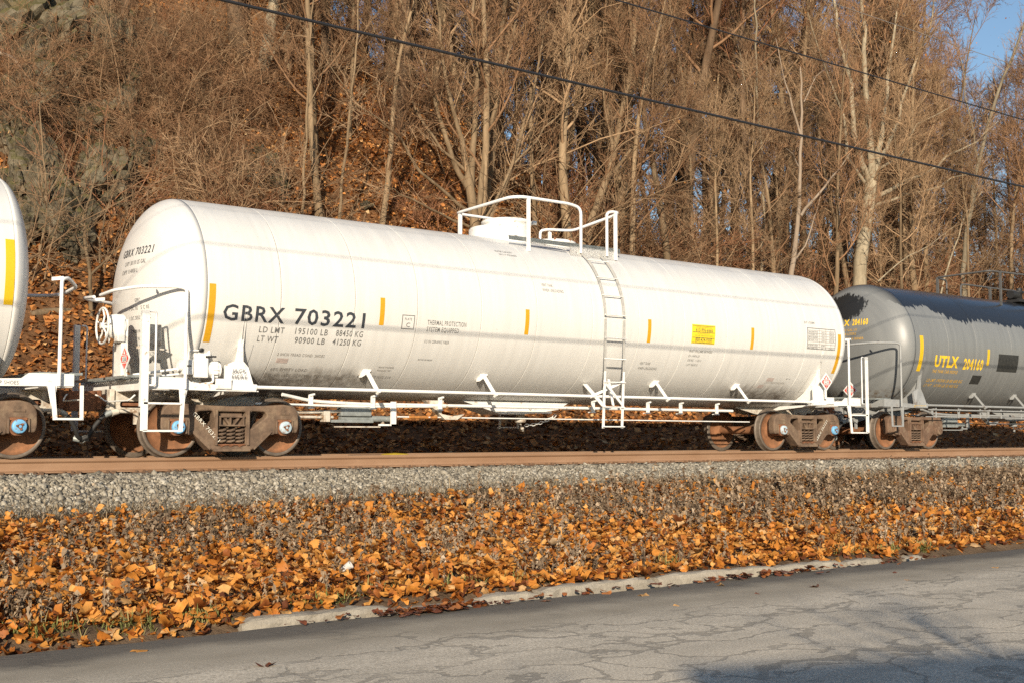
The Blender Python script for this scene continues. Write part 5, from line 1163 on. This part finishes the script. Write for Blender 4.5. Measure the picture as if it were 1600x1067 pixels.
# trees that can be told apart, limbs placed from the photograph at the depth where each one stands
def slope_Y(x, y):
    Y = 8.0
    while Y < 28:
        P = at(x, y, Y)
        if P[2] < float(gz(P[0], Y)): break
        Y += .05
    return Y
def special(name, label, Y, stems, mat, seed, r=.1, twig=(5, 5, 6), L3=.8, leaves=0, sub=.9, leafmat='leaf_twig', hug=False):
    Y += 4.8; K_ = 1.17; L3 *= K_; sub *= K_
    if hug: Y = slope_Y(*stems[0][0][0])-.1
    stems = [(p_, a_*K_, b_*K_, d_) for p_, a_, b_, d_ in stems]
    rng = np.random.default_rng(seed); b = at(*stems[0][0][0], Y); base = np.array([b[0], Y, float(gz(b[0], Y))])
    t = thing(name, label, 'tree', tuple(base)); tm = MB(); cr = Crown(); lp = []
    for si, (pp, r0, r1, dY) in enumerate(stems):
        pts = [at(x, y, Y+dY*i/max(1, len(pp)-1))-base for i, (x, y) in enumerate(pp)]
        if si == 0 and not hug: pts = [np.array([0, 0, -.4]), np.array([pts[0][0]*.3, 0, max(.2, pts[0][2]*.4)])]+pts
        P = [np.array(p) for p in pts]; fine = []
        for i in range(len(P)-1):
            for q in range(3): fine.append(P[i]+(P[i+1]-P[i])*q/3+(rng.normal(0, .018, 3) if q else 0)*np.linalg.norm(P[i+1]-P[i]))
        fine.append(P[-1]); n = len(fine); rad = [r0*(1.2 if (si == 0 and i < 2) else 1)+(r1-r0)*i/(n-1) for i in range(n)]
        tm.tube([tuple(p) for p in fine], rad, 8)
        arr = np.array(fine); ln = np.linalg.norm(arr[-1]-arr[0])
        for k in range(int(twig[0]*max(1, ln/2.5))):
            f = rng.uniform(.45 if si == 0 else .2, 1); q, tt = sample(arr, f); l2 = sub*rng.uniform(.7, 1.7)*(1.2-.5*f)
            p2 = wander(rng, q, side_dir(rng, tt, rng.normal(.65, .2)), l2, 5, .08, .12); r2 = max(.007, (r0+(r1-r0)*f)*.3); cr.poly(p2, min(r2, .04), .005, 3); twigs_on(cr, rng, p2, min(r2, .02), L3, twig[1], twig[2], tw=.0055)
            if leaves: lp += [sample(p2, rng.random())[0] for _ in range(leaves)]
    trk = tm.build('trunk', mat[0], t); c = ob('crown', cr.mesh('crown'), t, mat[1])
    if lp:
        lp = np.array(lp)+rng.normal(0, .05, (len(lp), 3)); v, f = scatter(LV, LF, lp, .11*np.exp(rng.normal(0, .3, len(lp))), rotz_tilt(rng, len(lp), 1.2), rng.integers(0, 16, len(lp)))
        ob('leaves', np_mesh('leaves', v, tris=f, tint=np.repeat(rng.random(len(lp)), 13)), c, leafmat)['kind'] = 'stuff'
    return t
special('maple_tree', 'tall forked grey-tan tree rising behind the grey tank car', 10, [
    ([(1343, 447), (1347, 390), (1354, 335), (1362, 285)], .30, .24, 0), ([(1362, 290), (1345, 255), (1334, 210), (1330, 130), (1312, 70), (1303, 0), (1298, -60)], .15, .03, .4), ([(1362, 285), (1358, 210), (1351, 110), (1347, 20), (1350, -60)], .17, .04, -.5),
    ([(1364, 285), (1378, 215), (1386, 150), (1396, 60), (1408, -10)], .13, .03, .8), ([(1364, 275), (1392, 215), (1420, 130), (1452, 50), (1470, -20)], .10, .02, 1.2), ([(1366, 310), (1400, 292), (1445, 272), (1500, 235), (1560, 190)], .10, .015, -1.0), ([(1362, 325), (1410, 305), (1470, 292), (1530, 262)], .08, .015, .8), ([(1350, 285), (1322, 245), (1318, 180), (1285, 95), (1262, 20)], .08, .015, -.8), ([(1365, 270), (1410, 240), (1432, 195), (1490, 165)], .06, .012, -1.2)], ('bark_grey', 'twig_tan'), 31, twig=(6, 6, 6), leaves=0)
special('sapling', 'pale pinkish bare-trunked tree with one raised right limb above the white car end', 8.5, [
    ([(1236, 428), (1244, 370), (1249, 320), (1250, 240), (1253, 175), (1250, 105)], .125, .03, 0), ([(1251, 338), (1278, 305), (1308, 268), (1328, 240)], .06, .012, -.5), ([(1240, 408), (1258, 385), (1272, 340), (1282, 308)], .04, .015, -.4), ([(1252, 215), (1238, 170), (1222, 110), (1212, 60)], .05, .01, .4), ([(1256, 160), (1275, 120), (1285, 112)], .03, .008, 0), ([(1247, 260), (1238, 240), (1229, 233)], .03, .01, -.3)], ('bark_pale', 'twig_tan'), 32, twig=(1.2, 3, 4), sub=.6)
special('multi_stem_tree', 'many-stemmed tree with long bare limbs reaching left beside the dome', 8.5, [
    ([(742, 372), (738, 320), (730, 275)], .17, .13, 0), ([(735, 300), (712, 262), (692, 200), (668, 130), (640, 50), (620, -20)], .09, .02, .5), ([(733, 285), (722, 220), (700, 140), (688, 60), (680, -30)], .09, .02, -.4), ([(736, 290), (742, 200), (748, 110), (738, 20), (742, -40)], .10, .03, .3), ([(744, 360), (752, 280), (768, 190), (790, 100), (812, 10)], .10, .02, -.3), ([(748, 372), (785, 300), (812, 220), (838, 120), (850, 40)], .09, .02, .8),
    ([(744, 345), (700, 305), (655, 268), (625, 215), (590, 185), (550, 160)], .06, .012, -1.2), ([(742, 360), (690, 335), (640, 310), (600, 290)], .05, .01, -.8), ([(730, 270), (690, 235), (650, 175), (640, 110), (628, 60)], .05, .012, .6), ([(760, 340), (800, 260), (850, 200), (900, 160)], .05, .012, .6)], ('bark_tan', 'twig_tan'), 33, twig=(4, 5, 6), sub=1.0)
special('slim_tree', 'slim straight sapling left of the multi-stemmed tree', 8, [([(530, 342), (537, 260), (547, 170), (556, 80), (560, -10)], .055, .02, 0), ([(545, 180), (575, 140), (610, 110)], .02, .006, .3), ([(550, 150), (520, 110), (495, 60)], .02, .006, -.3)], ('bark_tan', 'twig_tan'), 34, twig=(3, 4, 5), sub=.7)
special('slim_tree', 'slim upright sapling with pale brown bark at the slope foot', 8, [([(472, 332), (475, 250), (481, 150), (486, 50), (488, -20)], .05, .02, 0), ([(480, 170), (500, 130), (520, 80)], .018, .006, .2)], ('bark_tan', 'twig_tan'), 35, twig=(2.5, 4, 5), sub=.6)
special('leaning_tree', 'mottled grey trunk leaning right near the top left', 13, [([(398, 205), (406, 130), (420, 60), (432, -10), (440, -80)], .22, .15, 0), ([(412, 110), (440, 60), (470, 10)], .06, .02, -.5)], ('bark_grey', 'twig_brown'), 36, twig=(2, 4, 5))
special('leaning_tree', 'slender mottled tree curving right at the right edge', 9.5, [([(1503, 432), (1512, 350), (1524, 275), (1542, 200), (1568, 120), (1600, 40), (1620, -10)], .13, .04, 0), ([(1516, 330), (1530, 290), (1570, 240)], .04, .01, .5), ([(1530, 255), (1515, 180), (1500, 90)], .05, .012, .4)], ('bark_grey', 'twig_tan'), 37, twig=(4, 5, 6), leaves=0)
special('slim_tree', 'thin pale tree between the pale sapling and the dome', 11, [([(1190, 420), (1192, 300), (1184, 180), (1180, 70), (1180, -20)], .07, .03, 0), ([(1186, 190), (1165, 130), (1150, 60)], .025, .008, .3)], ('bark_grey', 'twig_tan'), 38, twig=(3, 5, 5))
special('leaning_tree', 'brown tree leaning right just beyond the dome ladder', 9.5, [([(915, 385), (930, 330), (950, 275), (965, 210), (985, 120), (992, 30), (1000, -40)], .17, .06, 0), ([(945, 285), (985, 235), (1020, 195), (1060, 160)], .07, .015, .5), ([(955, 250), (945, 170), (950, 80)], .06, .015, -.4), ([(925, 345), (975, 320), (1030, 300)], .05, .012, -.6), ([(975, 160), (1010, 100), (1030, 30)], .05, .012, .5)], ('bark_tan', 'twig_brown'), 39, twig=(5, 6, 6))
special('slim_tree', 'pale forked sapling in the gap between the two white cars', 6.2, [([(142, 470), (141, 430), (133, 385), (131, 345), (141, 310), (150, 270), (160, 230)], .055, .012, 0), ([(142, 430), (165, 408), (190, 384)], .03, .012, -.3), ([(133, 330), (118, 305), (98, 280)], .02, .006, .2), ([(156, 412), (155, 375), (170, 320), (182, 285)], .025, .008, .2)], ('bark_tan', 'twig_tan'), 40, twig=(2.2, 3, 4), sub=.5)
special('slim_tree', 'thin grey sapling against the rock at the left', 7.5, [([(62, 395), (70, 340), (72, 290), (66, 220), (62, 160)], .035, .012, 0), ([(71, 310), (95, 270), (110, 230)], .018, .006, .2)], ('bark_tan', 'twig_red'), 41, twig=(2.5, 4, 5), sub=.6)
special('slim_tree', 'thin leaning sapling right of the dome lid, before the wood', 9, [([(1470, 460), (1490, 390), (1512, 330), (1535, 300)], .06, .015, 0), ([(1372, 440), (1420, 400), (1470, 370), (1494, 352)], .03, .008, -1)], ('bark_grey', 'twig_tan'), 42, twig=(3, 4, 5), sub=.6)
special('cliff_tree', 'crooked tree growing out of the rocks at the top left', 11.5, [([(140, 85), (158, 72), (178, 52), (196, 20), (206, -20)], .14, .10, 0), ([(150, 78), (168, 40), (178, -10)], .08, .03, .4)], ('bark_brown', 'twig_brown'), 43, twig=(4, 5, 5), hug=True)
special('cliff_tree', 'bleached crooked branch sprawling over rock at the left edge', 9.5, [([(90, 176), (60, 135), (36, 112), (20, 92), (0, 84), (-30, 80)], .045, .055, -.6), ([(34, 118), (28, 140), (22, 155)], .02, .008, 0)], ('bark_pale', 'twig_red'), 44, twig=(2, 3, 4), sub=.5, hug=True)
# ---- rock outcrops: fractured blocks showing through the brush of the left slope
def rock_mesh(seed, sub=4):
    rng = np.random.default_rng(seed); bm = bmesh.new(); bmesh.ops.create_icosphere(bm, subdivisions=sub, radius=1)
    N = rng.normal(size=(22, 3)); N /= np.linalg.norm(N, axis=1)[:, None]; D = rng.uniform(.5, 1.0, 22)
    for v in bm.verts:
        d = np.array(v.co); q = N@d; r = min([D[i]/q[i] for i in range(22) if q[i] > .05]+[1.25])
        c = Vector(d*2.2+seed*3.1); cell = noise.cell(c*1.3)*.16; k = noise.fractal(c*2, 1.0, 2.0, 5)*.12+abs(noise.noise(c*1.4))*-.22
        v.co = Vector(d*(r+k+cell))
    me = bpy.data.meshes.new('rock'); bm.to_mesh(me); bm.free(); me.materials.append(MATS['rock']); return me
RM_ = [rock_mesh(s) for s in range(8)]
rng = np.random.default_rng(55)
RK = [(25, 55, .8), (70, 75, .9), (110, 95, .75), (55, 110, .7), (150, 85, .7), (185, 95, .8), (215, 105, .6), (30, 150, .6), (85, 160, .6), (65, 275, .75), (85, 300, .7), (110, 330, .7), (75, 345, .65), (105, 372, .6), (55, 320, .6), (130, 290, .5), (165, 280, .65), (185, 300, .5), (155, 255, .5), (20, 300, .6), (35, 360, .5), (170, 60, .6), (240, 70, .5), (200, 175, .45), (150, 190, .5), (390, 262, .55), (412, 270, .6), (432, 288, .45), (375, 258, .45), (225, 240, .4), (15, 205, .5), (100, 20, .7), (45, 8, .7), (175, 20, .6)]
for i, (x, y, s) in enumerate(RK):
    Y = 8.0                                           # walk out along the sight line until it meets the slope
    while Y < 26:
        P = at(x, y, Y)
        if P[2] < float(gz(P[0], Y)): break
        Y += .05
    P = at(x, y, Y-.25)
    o = tag(ob('rock_outcrop', RM_[i % 8], loc=tuple(P)), 'grey mossy rock jutting through the brush of the left slope', 'rock', 'rock outcrops on the left slope'); o.scale = (1.35*s*rng.uniform(.7, 1.1), s*1.3, 1.35*s*rng.uniform(1.1, 1.6)); o.rotation_euler = tuple(rng.uniform(-.3, .3, 3)+np.array([-.35, 0, rng.uniform(0, 6.28)]))
yb = slope_Y(570, 330); P = at(570, 327, yb); o = tag(ob('boulder', RM_[2], loc=(P[0], yb, float(gz(P[0], yb))+.1)), 'small pale boulder alone on the orange leaf slope', 'boulder'); o.scale = (.3, .28, .28)
m = MB(); a, b = at(48, 492, slope_Y(48, 492)), at(182, 486, slope_Y(182, 486)); m.tube([tuple(a+(b-a)*i/6+np.array([0, 0, .05*math.sin(i)])) for i in range(7)], [.09, .10, .095, .10, .09, .08, .07], 8); tag(m.build('fallen_log', 'bark_tan'), 'fallen log lying across the slope between the two white cars', 'log')
# ---- dead leaves on the hillside floor and in the understory
n = 72000; Y = np.where(rng.random(n) < .16, 2.8+rng.random(n)*6.5, 8.5+rng.random(n)**1.15*14); az = np.radians(rng.uniform(12.5, 62, n)); X = np.tan(az)*(Y+18.69)
Qv = np.array([[(-.5, -.3, 0), (.1, -.45, .12), (.55, .1, 0), (-.1, .5, .15)], [(-.45, -.2, .1), (.2, -.4, 0), (.5, .2, .12), (-.2, .4, 0)]]); Tf = np.array([(0, 1, 2), (0, 2, 3)])
pos = np.stack([X, Y, gz(X, Y)+.02+rng.random(n)**3*.12], -1); v, f = scatter(Qv, Tf, pos, .12*np.exp(rng.normal(0, .3, n)), rotz_tilt(rng, n, .9), rng.integers(0, 2, n))
tag(ob('hill_leaf_litter', np_mesh('hill_leaf_litter', v, tris=f, tint=np.repeat(np.clip(rng.beta(1.6, 1.8, n), 0, 1), 4)), mat='leaf_hill'), 'brown dead leaves covering the hillside floor', 'leaves', kind='stuff')
n = 9000; x = rng.uniform(380, 900, n); y = rng.normal(210, 70, n); Y = rng.uniform(12.5, 19, n)
pos = np.array([at(a, b, c) for a, b, c in zip(x, y, Y)]); k = (pos[:, 2] > gz(pos[:, 0], pos[:, 1])) & (pos[:, 2] < gz(pos[:, 0], pos[:, 1])+2.2); pos = pos[k]
n2 = 2500; x = np.where(rng.random(n2) < .5, rng.normal(110, 90, n2), rng.normal(300, 120, n2)); y = rng.normal(130, 80, n2); p2 = np.array([at(a, b, c) for a, b, c in zip(x, y, rng.uniform(12.5, 17, n2))]); k = (p2[:, 2] > gz(p2[:, 0], p2[:, 1])-.1) & (p2[:, 2] < gz(p2[:, 0], p2[:, 1])+1.2); p2 = p2[k]
n3 = 450; x = rng.uniform(900, 1600, n3); y = rng.uniform(0, 430, n3); p3 = np.array([at(a, b, c) for a, b, c in zip(x, y, rng.uniform(13, 18, n3))])
pos = np.concatenate([pos, p2, p3]); n = len(pos); v, f = scatter(Qv, Tf, pos, .07*np.exp(rng.normal(0, .35, n)), rotz_tilt(rng, n, 1.2), rng.integers(0, 2, n))
tag(ob('clinging_leaves', np_mesh('clinging_leaves', v, tris=f, tint=np.repeat(rng.random(n), 4)), mat='leaf_hill'), 'withered orange leaves still clinging to hillside saplings', 'leaves', kind='stuff')
# ---- roadside trees behind the viewpoint whose branches shade the road
SHADE = forest_proto(301, 8.6, .22, 20, .30, 1.0, 5, 2, 1, ('bark_brown', 'twig_brown'), .06, .42)
for (x, y, s, lab) in ((-3.2, -21.4, .44, 'small bare roadside tree behind the viewpoint, leftmost of its row'), (.6, -21.8, .46, 'small bare roadside tree behind the viewpoint, second from the left'), (4.4, -21.3, .45, 'small bare roadside tree behind the viewpoint, third from the left'), (8.6, -21.5, .5, 'small bare roadside tree behind the viewpoint, rightmost of its row')):
    plant('roadside_tree', ('trunk', 'crown'), SHADE, (x, y, -1.05), x*1.7, s, lab, 'tree', 'bare trees across the road')

# ---- unseen building added behind the viewpoint, shaped so its eave shades the near road at the right
h = thing('added_house', 'brick building added unseen behind the viewpoint, shaped so its eave shades the road', 'added_house', (-6.3, -28.9, -1.05))
simple('brick_red', (.26, .12, .085), .85, var=.25, scale=12); simple('roof_shingle', (.10, .095, .09), .85, var=.3, scale=14); simple('trim_white', (.7, .7, .67), .5, var=.05)
m = MB(); h.rotation_euler.z = -.45; m.box((0, -8, -.2), (14, 0, 5.9)); wl = m.build('wall', 'brick_red', h)
m = MB(); m.prism([(-8.5, 5.9), (.35, 5.9), (.35, 6.1), (-4.1, 6.8), (-8.5, 6.1)], 'X', -.4, 14.4); m.build('roof', 'roof_shingle', h)
for x in (1.5, 4.6, 7.8, 11.0):
    for z in (1.0, 3.7):
        if x == 7.8 and z == 1.0: continue
        m = MB(); m.box((x-.08, .002, z-.08), (x+1.18, .05, z+1.48)); f_ = m.build('window', 'trim_white', h); m = MB(); m.box((x, .052, z), (x+1.1, .06, z+1.4)); m.build('pane', 'black_part', f_)
m = MB(); m.box((7.9, .002, 0), (8.9, .06, 2.1)); d_ = m.build('door', 'trim_white', h); m = MB(); m.cyl((8.75, .06, 1.0), (8.75, .12, 1.0), .035, 8); m.build('handle', 'galvanised', d_)
